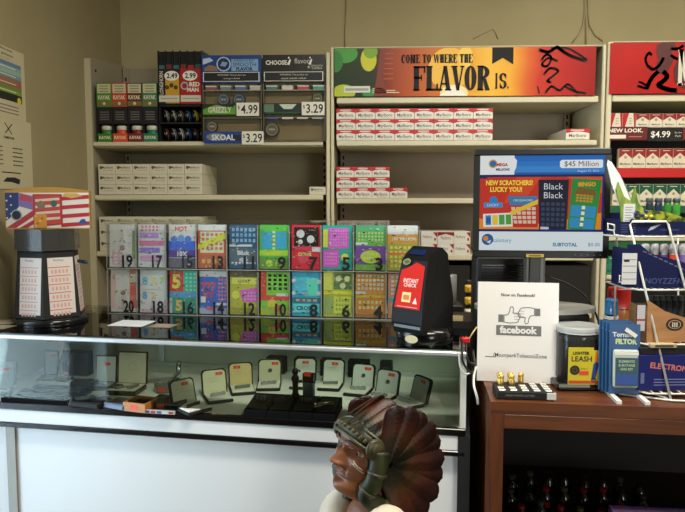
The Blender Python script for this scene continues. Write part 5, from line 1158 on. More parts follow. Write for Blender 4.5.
m = MB(); m.prism([(W * .49 + .17 * math.cos(i * PI / 16), .05 + .1 * math.sin(i * PI / 16)) for i in range(32)], zst - .012, zst, mat('#a9aaa8', .35, .3), 'xy'); m.build('stand_base', t)
ztb = bl.z + .002 + zst - .0125
t = thing('receipt_printer', 'black box under the silver monitor foot behind the white sign', 'printer', (P(540, 330, Y=YM).x, YM + .06, TC + .0006), mang)
m = MB(); m.box(-.15, .14, -.06, .13, 0, ztb - TC - .001, mat('#0e0e0f', .4), .006); m.build('housing', t); m = MB(); m.box(.02, .13, -.0615, -.058, .02, .09, mat('#161617', .15)); m.build('front_cover', t)
t = thing('black_speaker', 'black box with slotted front behind the sign and below the screen', 'speaker', (P(498, 300, Y=2.05).x, 2.0, TC + .0006), 0)
w = (523 - 474) / FPX * 2.05; MB().box(-w / 2, w / 2, 0, .1, .0, zat(257, 2.0) - TC, mat('#101011', .5), .004).build('housing', t); m = MB()
for i in range(6): m.box(-w * .4, w * .4, -.0015, 0, zat(278, 2.0) - TC + i * .008, zat(278, 2.0) - TC + i * .008 + .003, BLACKG)
m.build('slot', t)
cable([P(534, 262, Y=1.87), P(548, 276, Y=1.9), P(566, 283, Y=1.9), P(585, 296, Y=1.88), P(595, 312, Y=1.86), P(601, 330, Y=1.84)], .003, '#0d0d0e', 'black monitor cable sagging behind the screen to the right')

# ================================================================ paper sign
bl = P(476.7, 380.5, Z=TC + .001); br = P(558, 384.3, Z=TC + .001); W = (br - bl).length; sa_ = math.atan2(br.y - bl.y, br.x - bl.x); Hs = W * 1.27
t = thing('paper_sign', 'white facebook thumbs paper sign in a clear stand on the wooden cabinet', 'sign', bl, sa_, rot=(rad(-6), 0, sa_))
t['label'] = 'white paper sign with thumbs up and thumbs down in a clear stand'
m = MB(); m.box(0, W, .0, .0012, 0, Hs, mat('#f6f6f7', .6)); y = -.0006; G = mat('#77787c', .6); G2 = mat('#3a3b3f', .6)
m.text('Now on Facebook!', W * .5, Hs * .872, Hs * .032, y, G2, wmax=W * .5, bold=.02)
m.rect(W * .235, W * .79, Hs * .467, Hs * .567, y, G); m.text('facebook', W * .51, Hs * .522, Hs * .075, y - .0004, mat('#eeeef0', .6), wmax=W * .5, bold=.045)
m.text('/MoorparkTobaccoZone', W * .53, Hs * .262, Hs * .052, y, G2, w=W * .66, bold=.008); m.rect(W * .1, W * .24, Hs * .243, Hs * .25, y, G2)
def thumb(cx, cz, s, fl):
    p = [(-.2, -.5), (-.2, .02), (.08, .06), (.2, .3), (.25, .62), (.42, .66), (.5, .5), (.44, .2), (.86, .18), (.98, .05), (.92, -.08), (.95, -.2), (.86, -.3), (.84, -.42), (.7, -.52), (.2, -.56), (-.2, -.5)]
    pp = [(cx + a * s * fl, cz + b * s * fl) for a, b in p]; m.stroke(pp, .0022, y, G)
    m.flat([(cx - .62 * s * fl, cz - .5 * s * fl), (cx - .24 * s * fl, cz - .5 * s * fl), (cx - .24 * s * fl, cz + .06 * s * fl), (cx - .62 * s * fl, cz + .06 * s * fl)], y, G)
    for k in (.12, -.08, -.28): m.stroke([(cx + .55 * s * fl, cz + k * s * fl), (cx + .85 * s * fl, cz + k * s * fl)], .001, y, G)
thumb(W * .365, Hs * .665, W * .17, 1); thumb(W * .67, Hs * .675, W * .17, -1)
m.build('printed_sheet', t)
m = MB(); m.box(-.001, W + .001, .0016, .0035, 0, Hs + .002, ACRY); m.build('clear_stand', t)

# dark boxes added to stand in for shade on the middle unit's low shelf
z0 = zat(312, YF) + .0008
for i, (p0, p1, pt, cc, lab) in enumerate(((427, 470, 265, '#17130f', 'added black box for shade on the low shelf behind the ticket scanner'), (473, 533, 264, '#1a1512', 'added dark box for shade on the low shelf straight behind the screen'), (536, 590, 264.5, '#130f0d', 'added dark box for shade on the low shelf right of the monitor stand'))):
    xq, xr = xat(p0, YF + .02, 290), xat(p1, YF + .02, 290)
    tag(MB().box(-(xr - xq) / 2, (xr - xq) / 2, 0, .3, 0, zat(pt, YF + .02) - z0, mat(cc, .7), .003).build('shade_box', None, ((xq + xr) / 2, YF + .02, z0)), lab, 'box', 'added dark shade boxes on the low shelf')
# lighter tray with gold lighters
fl = P(497, 399.5, Z=TC); fr = P(554, 400, Z=TC); W = (fr - fl).length; ta = rad(-3); dep = .085
t = thing('lighter_tray', 'black tray of silver topped lighters in front of the paper sign', 'display tray', (fl.x, fl.y, TC + .0006), ta)
m = MB(); m.box(0, W, 0, dep, 0, .020, BLACKM, .002); m.text('DREAM WEAVER LIGHTERS', W * .4, .011, .005, -.0006, mat('#8a8a86'), wmax=W * .5); m.build('tray', t)
for i in range(5):
    for j in range(4):
        if i < 2 and j > 1 or (i == 2 and j == 3): continue
        x = W * (.1 + .2 * i); yy = .011 + .021 * j; m = MB(); m.box(x - .0085, x + .0085, yy - .007, yy + .007, .0202, .0235, mat('#b9bab0', .3, .6), .001); m.build('lighter_top', t)
m = MB(); m.box(W * .86, W + .002, -.004, .006, .003, .019, mat('#d4d6d6', .3)); m.build('clear_tab', t)
k = 0
for (i, j) in ((0, 2), (0, 3), (1, 2), (1, 3), (2, 3)):
    x = W * (.1 + .2 * i) * .95 + .004; yy = .012 + .021 * j; q = (fl.x + x * math.cos(ta) - yy * math.sin(ta), fl.y + x * math.sin(ta) + yy * math.cos(ta), TC + .0212)
    g = thing('gold_lighter', 'shiny gold lighter standing in the black tray, %s from left' % ORD[k], 'lighter', q, ta, 'gold lighters in the tray'); k += 1
    m = MB(); m.cyl((0, 0, 0), .0075, .018, GOLD, 18, bev=.001); m.build('body', g); m = MB(); m.lathe([(.006, .018), (.0078, .02), (.0078, .026), (.004, .029), (.0001, .03)], GOLD, 18); m.build('cap', g)
c = P(546, 383.5, Z=TC); t = thing('wooden_plaque', 'tiny red and gold wooden block at the foot of the paper sign', 'block', (c.x, c.y, TC + .0006), ta); MB().box(-.026, .024, 0, .01, 0, .016, mat('#8c4a22', .4), .001).build('block', t); m = MB(); m.rect(-.018, .018, .004, .012, -.0007, mat('#c98a3a')); m.build('gold_panel', t)

# tub of lighter leashes
c = P(583.5, 391, Z=TC); S = (c - CO).length / FPX
t = thing('lighter_leash_tub', 'clear round tub with pale lid and yellow label beside the paper sign', 'tub', (c.x, c.y + .055, TC + .0206), 0)
r = 19.3 * S; Ht = 46 * S
TUB = glass_mat('clear_tub', '#aeb2b4', 1.0, .05, 1.45, .04)
m = MB(); m.lathe([(r * .95, 0), (r, .004), (r, Ht * .9), (r * .96, Ht)], TUB, 40); m.build('tub', t)
m = MB(); m.lathe([(r * 1.02, Ht - .004), (r * 1.03, Ht), (r * 1.03, Ht + .011), (r * .98, Ht + .014), (r * .9, Ht + .012), (.0001, Ht + .012)], mat('#b3b7b8', .35), 40); m.build('lid', t)
m = MB(); m.lathe([(r * .9, .003), (r * .9, Ht * .82), (.0001, Ht * .86)], noise_mat('tub_contents', '#07080a', '#2c2d31', 45, .3, .4, lo=.4, hi=.7), 32); m.build('leash_pile', t)
m = MB(); Lw, Lh = 30 * S, 33 * S; yl = -r - .004; x0 = -15 * S
m.box(x0, x0 + Lw, yl, yl + .001, -.002, Lh * .94, mat('#d8c81f', .45)); m.box(x0 + Lw * .0, x0 + Lw * .76, yl + .0002, yl + .001, Lh * .94, Lh * 1.02, mat('#d8c81f', .45))
y = yl - .0005; m.text('LIGHTER', x0 + Lw * .38, Lh * .86, Lh * .09, y, mat('#2c2a10'), wmax=Lw * .66, bold=.04); m.text('LEASH', x0 + Lw * .4, Lh * .7, Lh * .15, y, mat('#1f1e0c'), wmax=Lw * .7, bold=.02)
m.disc(x0 + Lw * .2, Lh * .38, Lw * .15, y, mat('#26241a'), 20); m.ring(x0 + Lw * .2, Lh * .38, Lw * .08, Lw * .02, y - .0004, mat('#5c5a3a')); m.rect(x0 + Lw * .33, x0 + Lw * .62, Lh * .24, Lh * .36, y, STICK); m.text('Keep it', x0 + Lw * .48, Lh * .42, Lh * .06, y, mat('#2c2a10'))
m.flat([(x0 + Lw * a_, Lh * b_) for a_, b_ in ((.7, .12), (.8, .1), (.86, .3), (.92, .55), (.86, .62), (.76, .56), (.72, .3))], y, mat('#1f3f8c')); m.flat([(x0 + Lw * a_, Lh * b_) for a_, b_ in ((.78, .6), (.9, .62), (.88, .82), (.82, .95))], y - .0003, mat('#e07a2a')); m.ring(x0 + Lw * .77, Lh * .12, Lw * .07, Lw * .025, y - .0004, mat('#16161a'))
m.rect(x0 + Lw * .02, x0 + Lw * .98, 0, Lh * .09, y, mat('#c8502a')); m.build('label', t)
t = thing('black_tray', 'low black tray under the tub of lighter leashes', 'tray', (c.x, c.y, TC + .0006), 0); m = MB(); m.box(-24 * S, 16 * S, -.004, .1, 0, .0195, BLACKG, .004); m.build('tray', t); m = MB(); m.box(-23 * S, 5 * S, -.0052, -.0042, .010, .018, mat('#7c8a78', .4)); m.build('label_strip', t)

# blue blister cards in a white wire foot
YC = None
c0 = P(608.5, 392.5, Z=TC + .012); S = (c0 - CO).length / FPX * .99
st = thing('card_stand', 'white two legged card stand in front of the wire rack', 'stand', (c0.x, c0.y, TC + .0006), rad(-4))
for nm, x in (('leg', 3 * S), ('leg', 27 * S)): MB().prism([(-.06, 0), (.06, 0), (.06, .006), (.02, .008), (-.06, .008)], x - .006, x + .006, WHITE, 'yz').build(nm, st)
for nm, x in (('post', 3 * S), ('post', 27 * S)): MB().box(x - .004, x + .004, .055, .06, .008, .12, WHITE).build(nm, st)
WW, HH = 27 * S, 64 * S
for i in range(4):
    k = 3 - i; q = Vector((c0.x - k * 1.7 * S, c0.y + k * .011, TC + .0096)); t = thing('blister_card', ('blue carded lighter insert at the front of card stand', 'blue card second in the stand, just behind the front card', 'blue card third from the front of card stand', 'rearmost blue card in the white card stand')[k], 'carded product', q, rad(-4), 'blue carded products in the stand', rot=(rad(-3), 0, rad(-4)))
    m = MB(); hh = HH * (1.0 + .01 * k); m.box(0, WW, 0, .0012, 0, hh, mat('#1f5088' if k == 0 else '#22598f', .4))
    m.text('Tornado', WW * .48, hh * .85, hh * .07, -.0006, mat('#dfe6ea'), wmax=WW * .8, bold=.04); m.text('FILTOR', WW * .55, hh * .75, hh * .08, -.0006, mat('#c9dba8'), wmax=WW * .7, bold=.06); m.build('card', t)
    if k == 0:
        m = MB(); m.box(WW * .1, WW * .93, -.012, -.0004, hh * .1, hh * .64, mat('#b9c4bd', .3), .004); m.rect(WW * .14, WW * .9, hh * .57, hh * .61, -.0126, mat('#eeeee8')); m.box(WW * .16, WW * .9, -.0135, -.0123, hh * .13, hh * .53, mat('#1c4a58', .35))
        for j in range(3): m.text(('ELEMENTS', '& BUTANE', 'GAS KIT')[j], WW * .52, hh * (.48 - j * .055), hh * .036, -.0139, mat('#a9c49c'), wmax=WW * .6, bold=.03)
        m.rect(WW * .18, WW * .86, hh * .15, hh * .3, -.0137, mat('#2a4f9c')); m.build('blister', t)
        m = MB(); m.M = Matrix.Translation((WW * .68, -.004, hh * .88)) @ Matrix.Rotation(rad(35), 4, 'Y'); m.box(-.016, .016, -.002, 0, -.005, .005, WHITE); m.build('price_tab', t)
# bottles behind
c = P(613.5, 330, Y=1.82); t = thing('blue_capped_bottle', 'bottle with bright blue cap behind the blue cards', 'bottle', (c.x, 1.84, TC + .0006), 0); z1 = zat(297.5, 1.84); z0 = TC; S = 1.84 / FPX
m = MB(); m.lathe([(7 * S, 0), (7.3 * S, .004), (7.3 * S, zat(318, 1.84) - z0), (4.5 * S, zat(313, 1.84) - z0)], mat('#1f3a5c', .3), 24); m.build('bottle', t); m = MB(); m.lathe([(6.2 * S, zat(312.5, 1.84) - z0), (6.4 * S, zat(300, 1.84) - z0), (5 * S, z1 - z0), (.0001, z1 - z0)], mat('#2a7fc4', .3), 24); m.build('cap', t)
m = MB(); m.cyl((0, 0, zat(318, 1.84) - z0), 6.8 * S, 4 * S, WHITE, 20); m.build('collar', t)
c = P(620.5, 330, Y=1.93); t = thing('red_lidded_jar', 'amber jar with wide red lid behind the blue capped bottle', 'jar', (c.x, 1.95, TC + .0006), 0); S = 1.95 / FPX
m = MB(); m.lathe([(10 * S, 0), (10.5 * S, .004), (10.5 * S, zat(306, 1.95) - TC)], mat('#a8641f', .25), 28); m.build('jar', t); m = MB(); m.lathe([(10.8 * S, zat(306, 1.95) - TC), (11 * S, zat(289, 1.95) - TC), (10 * S, zat(286.5, 1.95) - TC), (.0001, zat(286.5, 1.95) - TC)], mat('#c01a1c', .35), 28); m.build('lid', t)
# ================================================================ white wire rack with four tilted tiers
YK = 1.62
def Q(px, py, dy=0.0): return P(px, py, Y=YK + dy)
base = P(640, 398, Z=TC + .003)
tr = thing('wire_rack', 'white wire rack of four tiers at the right end of the wooden cabinet', 'wire rack', (base.x, base.y, TC), 0)
def wire(nm, pts, r=.0026, closed=False):
    m = MB(); pp = [Vector(p) - Vector((base.x, base.y, TC)) for p in pts]
    if closed: pp.append(pp[0])
    m.tube(pp, r, WIRE, 8); return m.build(nm, tr)
fb = P(671, 400, Z=TC + .004); fb2 = P(716, 402, Z=TC + .004)
yb_ = fb.y
f_top = P(630, 221.5, Y=yb_ + .10); f_top2 = P(668.5, 219, Y=yb_ + .10)
f_top2 = Vector((f_top2.x, f_top.y, f_top.z))
wire('front_frame', [fb] + [f_top + Vector((0, 0, -.008)), f_top + Vector((.006, 0, 0)), f_top2 + Vector((-.006, 0, 0)), f_top2 + Vector((0, 0, -.008))] + [fb2], .0030)
bk = .19
rb = fb + Vector((-.07, bk, 0)); rb2 = fb2 + Vector((.0, bk, 0))
r_top = P(617, 232, Y=yb_ + .26); r_top2 = r_top + Vector((.17, 0, 0))
wire('rear_frame', [rb, r_top, r_top2, rb2], .0028)
wire('foot', [P(619, 394, Z=TC + .004), fb + Vector((0, -.004, 0)), fb2 + Vector((.02, -.004, 0))], .0026); wire('foot', [fb, rb], .0026); wire('foot', [fb2, rb2], .0026)
tiers = [(603, 236.5, 229), (613, 290, 275), (632, 344, 333), (640, 397.5, 378)]
def fr(t): return fb + (f_top - fb) * t
def frr(t): return fb2 + (f_top2 - fb2) * t
TI = []
for i, py in enumerate((237, 290, 345, 394)):
    # height of the tier on the front frame
    best = min(range(200), key=lambda k: abs((lambda v: 256 - FPX * (v.y / -v.z))(CR.inverted() @ (fr(k / 200.) - CO)) - py)); t_ = best / 200.
    p0, p1 = fr(t_), frr(t_); z = p0.z
    y0 = p0.y + .005; y1 = y0 + .17
    xl_, xr_ = p0.x - (.035, .035, .05, .07)[i], p1.x + .03
    TI.append((xl_, xr_, y0, y1, z))
    wire('shelf_rim', [(xl_ + .02, y0, z), (xr_, y0, z), (xr_, y1, z), (xl_, y1, z), (xl_, y0 + .03, z)], .0024, True)
    if i < 3: wire('side_hook', [(xl_ + .02, y0, z), (xl_ - .004, y0 + .02, z + .004), (xl_ - .006, y0 + .02, z + .016), (xl_ - .022, y0 + .02, z + .018), (xl_ - .022, y0 + .02, z + .034), (xl_ - .006, y0 + .02, z + .03), (xl_ - .004, y0 + .02, z + .016)], .0026)
    m = MB(); n = 9
    for k in range(n):
        x = xl_ + .01 + (xr_ - xl_ - .02) * k / (n - 1) - base.x; m.tube([(x, y0 - base.y, z - TC + .002), (x, y1 - base.y, z - TC + .002)], .0013, WIRE, 6)
    m.build('shelf_wires', tr)
def onto(i, px, dy=0.01, ex=.0045):
    xl_, xr_, y0, y1, z = TI[i]; return Vector((P(px, 300, Y=y0 + dy).x, y0 + dy, z + ex)), (y0 + dy) / FPX
NAVY = mat('#141c4a', .6, 0, .2)
# tier one: navy box of leaf wraps
c, S = onto(0, 617)
t = thing('display_box', 'navy open display box on the top tier of the wire rack', 'display box', c, 0, 'navy display boxes on the wire rack')
W = 72 * S; h = 13 * S
m = MB(); m.box(0, W, 0, .003, 0, h, NAVY); m.box(0, W, .12, .123, 0, h * 1.6, NAVY); m.box(0, .003, .003, .12, 0, h * 1.2, NAVY); m.box(W - .003, W, .003, .12, 0, h * 1.2, NAVY); m.box(.003, W - .003, .003, .12, 0, .003, NAVY); m.build('tray', t)
m = MB()
m.flat([(W * .38, h * .3), (W * .42, h * .6), (W * .5, h * .75), (W * .56, h * .8), (W * .5, h * .6), (W * .44, h * .4)], -.0006, mat('#b8c0d8')); m.rect(W * .55, W * .8, h * .35, h * .42, -.0006, mat('#3a4478'))
m.build('print', t); m = MB()
for k in range(4): m.rect(.004, W * .22, h * (.2 + .18 * k), h * (.26 + .18 * k), -.0006, mat('#3c4474'))
m.build('side_print', t)
m = MB(); m.M = Matrix.Translation((W * .3, .012, h * .6)); LFm = noise_mat('leaf_print', '#31461a', '#a8b02c', 60, .45, 0, lo=.42, hi=.6)
m.prism([(0, 0), (W * .7, 0), (W * .66, h * .55), (W * .45, h * 1.0), (W * .22, h * 1.25), (0, h * 1.15)], 0, .05, LFm); m.build('leaf_pouches', t)
m = MB(); m.M = Matrix.Translation((W * .1, .008, h * .5))
for k in range(16):
    a_ = k * 2.4; rr = .004 + .012 * ((k * 7) % 10) / 10; m.lathe([(.0001, 0), (.005, .003), (.006, .007), (.0001, .011)], mat(['#242a58', '#2f3470', '#c9c22c', '#d8d04a', '#1d2148'][k % 5], .5), 8, (W * .24 + rr * 2 * math.cos(a_), rr * .4, h * .55 + rr * 1.6 * math.sin(a_)))
m.build('flower_print', t)
# wrap pouch and white blade shaped card
q = c + Vector((.012, .018, .0045)); t = thing('wrap_pouch', 'green leaf printed pouch with white label in the top navy box', 'pouch', q, rad(3))
w_, h_ = 18 * S, 48 * S
GL = noise_mat('green_leaf_pouch', '#4f7a2c', '#b9c65a', 30, .35, 0, (1, 1, .3), lo=.4, hi=.65)
m = MB(); m.prism([(0, 0), (w_, 0), (w_ * 1.2, h_ * .5), (w_ * .9, h_ * .62), (w_ * .7, h_ * .95), (w_ * .5, h_ * .65), (w_ * .1, h_ * .75), (-w_ * .25, h_ * 1.05), (-w_ * .35, h_ * .9), (-w_ * .05, h_ * .5)], 0, .006, GL); m.build('pouch', t)
m = MB(); m.box(w_ * .08, w_ * .72, -.0012, -.0002, h_ * .2, h_ * .6, mat('#e0e2e4', .5))
for k in range(6): m.rect(w_ * .16, w_ * (.6 if k % 2 else .52), h_ * (.25 + .055 * k), h_ * (.262 + .055 * k), -.0016, mat('#7f86a8'))
m.build('label', t)
q = c + Vector((.05, .03, .0045)); t = thing('blade_card', 'tall white blade shaped card leaning left out of the green pouch', 'card', q, 0, rot=(0, rad(-23), rad(5)))
L_ = 78 * S; w_ = 6.5 * S
pts = [(-w_ * .6, 0), (w_ * .6, 0), (w_ * .95, L_ * .4), (w_ * .8, L_ * .75), (w_ * .3, L_ * .95), (-w_ * .1, L_), (-w_ * .5, L_ * .95), (-w_ * .9, L_ * .7), (-w_ * .9, L_ * .4)]
m = MB(); m.prism([(a_ + .006, b_) for a_, b_ in pts], 0, .003, mat('#f5f8fc', .5)); m.build('card', t)
m = MB(); m.prism([(w_ * .95, L_ * .35), (w_ * 1.5, L_ * .35), (w_ * 1.3, L_ * .7), (w_ * .85, L_ * .72)], .0005, .0025, mat('#8a9a96', .3)); m.build('clear_edge', t)
# standing tubes behind in the top tier
for k, col in enumerate(('#23303a', '#1c2c4a', '#2f7a2f', '#3d8a34')):
    q = c + Vector(((44 + 9.2 * k) * S, .095, .0045)); g = thing('cigar_tube', ('smoky dark tube standing at the back of the top navy box', 'blue black tube standing beside the smoky tube in the top box', 'green tube with silver cap in the top navy box', 'right hand green tube standing in the top navy box')[k], 'tube', q, 0, 'tubes in the top navy box')
    m = MB(); m.cyl((0, 0, 0), .0095, 30 * S, mat(col, .15), 18, bev=.002); m.build('tube', g); m = MB(); m.cyl((0, 0, 30 * S), .0097, 5 * S, mat('#4a525a', .3), 18, bev=.002); m.build('cap', g)
# tier two
c, S = onto(1, 626); W = 74 * S
t = thing('display_box', 'navy display box of capped tubes on the second tier of the wire rack', 'display box', c, 0, 'navy display boxes on the wire rack')
hl, hr = 43 * S, 20 * S
m = MB(); m.prism([(0, 0), (W, 0), (W, hr), (W * .3, hl * .8), (W * .16, hl), (0, hl)], 0, .003, NAVY); m.box(0, W, .1, .103, 0, hl * .8, NAVY); m.box(0, .003, .003, .1, 0, hl * .9, NAVY); m.box(W - .003, W, .003, .1, 0, hr, NAVY); m.box(.003, W - .003, .003, .1, 0, .003, NAVY); m.build('tray', t)
m = MB(); m.text('NOYZZFAG', W * .52, hl * .16, hl * .13, -.0006, mat('#4a5690'), wmax=W * .55)
for k in range(9): m.flat([(W * (.2 + .07 * k), hl * (.86 - .055 * k)), (W * (.25 + .07 * k), hl * (.83 - .055 * k)), (W * (.25 + .07 * k), hl * (.8 - .055 * k)), (W * (.2 + .07 * k), hl * (.83 - .055 * k))], -.0006, mat('#5a638c'))
m.build('print', t)
m = MB(); m.M = Matrix.Translation((-.002, 0, 0)); m.box(-.012, W * .13, -.0035, -.0025, hl * .08, hl * .8, mat('#d8dade', .5))
for k in range(4): m.rect(-.011, W * .125, hl * (.2 + .15 * k), hl * (.21 + .15 * k), -.004, mat('#6a6f78'))
m.rect(-.008, W * .03, hl * .6, hl * .65, -.004, DKTXT); m.build('side_label', t)
for k, col in enumerate(('#7a3a6a', '#b3242e', '#4a3f78', '#c03a28', '#5a4a8a')):
    q = c + Vector(((25 + 9.4 * k) * S, .05, .0045)); g = thing('capped_tube', '%s capped tube in the second tier box, %s from left' % (('plum', 'red', 'violet', 'scarlet', 'lilac')[k], ORD[k]), 'tube', q, 0, 'capped tubes on the second tier')
    m = MB(); m.cyl((0, 0, 0), .0105, 30 * S, mat(col, .25), 18); m.build('tube', g); m = MB(); m.cyl((0, 0, 30 * S), .0108, 11 * S, mat('#c6c4cc', .35), 18, bev=.003); m.build('cap', g)
# tier three: tan cigar box with round emblem
c, S = onto(2, 648); W = 56 * S
TAN = noise_mat('tan_box_print', '#a8764a', '#bd8c5e', 8, .5, 0, (1, 1, 6))
t = thing('cigar_display', 'tan sloped display box with a dark round emblem on the third tier', 'display box', c, 0)
hl, hr = 42 * S, 18 * S
m = MB(); m.prism([(0, 0), (W, 0), (W, hr), (W * .3, hl * .74), (0, hl)], 0, .003, TAN); m.box(0, W, .11, .113, 0, hl * .7, TAN); m.box(0, .003, .003, .11, 0, hl * .8, TAN); m.box(W - .003, W, .003, .11, 0, hr, TAN); m.box(.003, W - .003, .003, .11, 0, .003, TAN); m.build('tray', t)
m = MB(); m.disc(W * .48, hl * .42, 8.5 * S, -.0006, mat('#1d1a1a'), 28, 6.3 * S); m.disc(W * .48, hl * .42, 6.2 * S, -.001, mat('#c99a6a'), 28, 4.5 * S); m.disc(W * .48, hl * .42, 5.4 * S, -.0013, mat('#2a2322'), 28, 3.8 * S)
for k in (-2, 0, 2): m.rect(W * .48 + (k - .6) * S, W * .48 + (k + .6) * S, hl * .42 - 2.6 * S, hl * .42 + 2.2 * S, -.0017, mat('#d8ccc0'))
m.build('round_emblem', t)
m = MB(); m.box(-11 * S, -1.5 * S, .0, .001, 1 * S, 39 * S, mat('#4a2a22', .5))
m.rect(-10.2 * S, -2.3 * S, 23 * S, 37 * S, -.0006, mat('#c8c6cf')); m.rect(-10.2 * S, -2.3 * S, 11 * S, 21 * S, -.0006, mat('#c8c6cf')); m.rect(-10.4 * S, -2.1 * S, 21 * S, 23 * S, -.0006, mat('#b03038')); m.build('side_label', t)
for k in range(6):
    q = c + Vector(((14 + 6.2 * k) * S, .07, .0045)); g = thing('glass_vial', 'clear dark vial behind the tan box emblem, %s from left' % ORD[k], 'vial', q, 0, 'vials in the tan box')
    m = MB(); m.cyl((0, 0, 0), .0072, 36 * S, mat('#2c3338', .12), 14); m.build('vial', g); m = MB(); m.cyl((0, 0, 36 * S), .0074, 5 * S, mat('#6b7076', .25, .5), 14); m.build('cap', g)
# bottom tier: purple box reading ELECTRON
c, S = onto(3, 641, .01); W = 62 * S
t = thing('display_box', 'purple blue box lettered ELECTRON on the bottom tier of the rack', 'display box', c, rad(4))
h = 36 * S; PU = mat('#20266e', .6, 0, .2)
m = MB(); m.box(0, W, 0, .11, 0, h, PU, .001); m.build('box', t); m = MB(); m.text('ELECTRON', W * .50, h * .66, h * .17, -.0006, mat('#d87a6a'), w=W * .62, bold=.03, ang=-.12)
for k in range(3): m.rect(W * .26, W * .8, h * (.14 + .08 * k), h * (.165 + .08 * k), -.0006, mat('#7f88b4'))
m.rect(W * .04, W * .1, h * .2, h * .5, -.0006, mat('#6a70a4')); m.build('lettering', t)
q = c + Vector((.0, .0, h + .0006)); t = thing('display_tray', 'black tray with cream printed lids on top of the purple box', 'tray', q, rad(4))
m = MB(); m.box(W * .04, W, .004, .1, 0, 7 * S, BLACKM, .001); m.build('tray', t); m = MB(); m.box(W * .2, W * .62, -.0, .09, 7 * S, 11 * S, mat('#bfae8c', .5), .001); m.rect(W * .26, W * .56, 8 * S, 10 * S, -.0006, mat('#4a4438')); m.box(W * .66, W * .98, .01, .09, 7 * S, 10 * S, mat('#6a5a48', .5), .001); m.build('carton_lid', t)

# ================================================================ carved bust in the foreground
HS = .186; YB_ = 1.27
hc = P(367, 495, Y=YB_)          # under the chin line, at the head's axis
hz0 = hc.z
SKIN = noise_mat('carved_brown_skin', '#7a4a30', '#9a6240', 9, .42, .05, s=.4)
t = thing('carved_bust', 'painted carved statue of a feather headdress wearer in profile before the counter', 'statue', (hc.x, hc.y, 0), rad(-62))
def itp(tab, z):
    if z <= tab[0][0]: return tab[0][1]
    for (a, p), (b, q) in zip(tab, tab[1:]):
        if z <= b: k = (z - a) / (b - a); k = k * k * (3 - 2 * k); return p + (q - p) * k
    return tab[-1][1]
FR = [(-2.4, .5), (-1.5, .52), (-.9, .47), (-.55, .33), (-.35, .14), (-.15, .08), (-.03, .12), (.02, .3), (.06, .385), (.12, .40), (.19, .375), (.25, .40), (.31, .395), (.4, .395), (.5, .375), (.57, .425), (.66, .42), (.8, .36), (.92, .22), (1.0, .0)]
BKt = [(-2.4, .42), (-1.2, .46), (-.7, .47), (-.4, .40), (-.15, .33), (.05, .32), (.2, .36), (.35, .43), (.5, .47), (.7, .47), (.85, .37), (.95, .2), (1.0, .0)]
WD = [(-2.4, .92), (-1.5, 1.02), (-.95, 1.08), (-.7, 1.05), (-.5, .92), (-.36, .66), (-.24, .36), (-.14, .25), (.0, .235), (.06, .25), (.12, .275), (.2, .3), (.3, .33), (.4, .345), (.5, .35), (.6, .36), (.75, .355), (.88, .28), (.96, .16), (1.0, .0)]
def gs(d, s): return math.exp(-(d / s) ** 2)
TILT = rad(13)
def tilt(v, k=1.0):
    """the head leans back on the neck"""
    c_, s_ = math.cos(TILT * k), math.sin(TILT * k); y_, z_ = v.y - .05 * HS, v.z - hz0 - .05 * HS
    return Vector((v.x, y_ * c_ + z_ * s_ + .05 * HS, -y_ * s_ + z_ * c_ + hz0 + .05 * HS))
def head_pt(a, z, grow=0.0):
    """a: angle, 0 = straight ahead; z: share of the head height from the chin up"""
    zz = z if z < .6 else .6 + (z - .6) * .74
    f, b, w = itp(FR, z), itp(BKt, z), itp(WD, z)
    s, c_ = math.sin(a), math.cos(a)
    ex = .82
    x = w * math.copysign(abs(s) ** ex, s); fb_ = f if c_ > 0 else b
    y_ = fb_ * math.copysign(abs(c_) ** ex, c_)
    if c_ > 0 and -.05 < z < 1:
        ax = abs(x); d = 0
        if z > .3: d += (.015 + .135 * max(0, min(1, (.54 - z) / .19)) ** 1.0) * gs(x, .045 + .03 * max(0, (.5 - z) / .18)) * (1 if z < .56 else max(0, 1 - (z - .56) / .05)) * min(1, (z - .30) / .045)
        d += .05 * gs(ax - .07, .035) * gs(z - .335, .03)                              # nostril wings
        d -= .075 * gs(ax - .155, .08) * gs(z - .495, .042)                             # eye sockets
        d += .04 * gs(ax - .16, .12) * gs(z - .572, .028)                              # brows
        d += .035 * gs(ax - .235, .07) * gs(z - .4, .06)                               # cheekbones
        d -= .03 * gs(ax - .22, .07) * gs(z - .27, .07)                                # hollow cheeks
        d += .035 * gs(x, .10) * gs(z - .262, .014) + .035 * gs(x, .085) * gs(z - .222, .016)      # lips
        d -= .03 * gs(x, .12) * gs(z - .243, .007)                                     # mouth line
        d -= .025 * gs(x, .1) * gs(z - .175, .02); d += .03 * gs(x, .1) * gs(z - .1, .045)         # chin
        d -= .02 * gs(ax - .10 - .12 * max(0, (.36 - z)), .012) * gs(z - .29, .05)       # smile folds
        d -= .012 * gs(x, .2) * (gs(z - .66, .008) + gs(z - .7, .008))                  # furrows
        y_ += d * c_
    l = math.hypot(x, y_) or 1; g = 1 + grow / l
    return tilt(Vector((x * g * HS, -(y_ * g) * HS, zz * HS + hz0)), max(0, min(1, (z + .25) / .35)))
NA = 96
zs_ = [-2.4 + i * .08 for i in range(28)] + [-.2 + i * .03 for i in range(8)] + [.03 + i * .0125 for i in range(52)] + [.68 + i * .03 for i in range(10)] + [.965, .98, .99, .997]
zs_ = sorted(set(round(q, 4) for q in zs_))
angs = [2 * PI * i / NA for i in range(NA)]
angs = [a_ - .45 * math.sin(a_) for a_ in angs]       # denser round the face
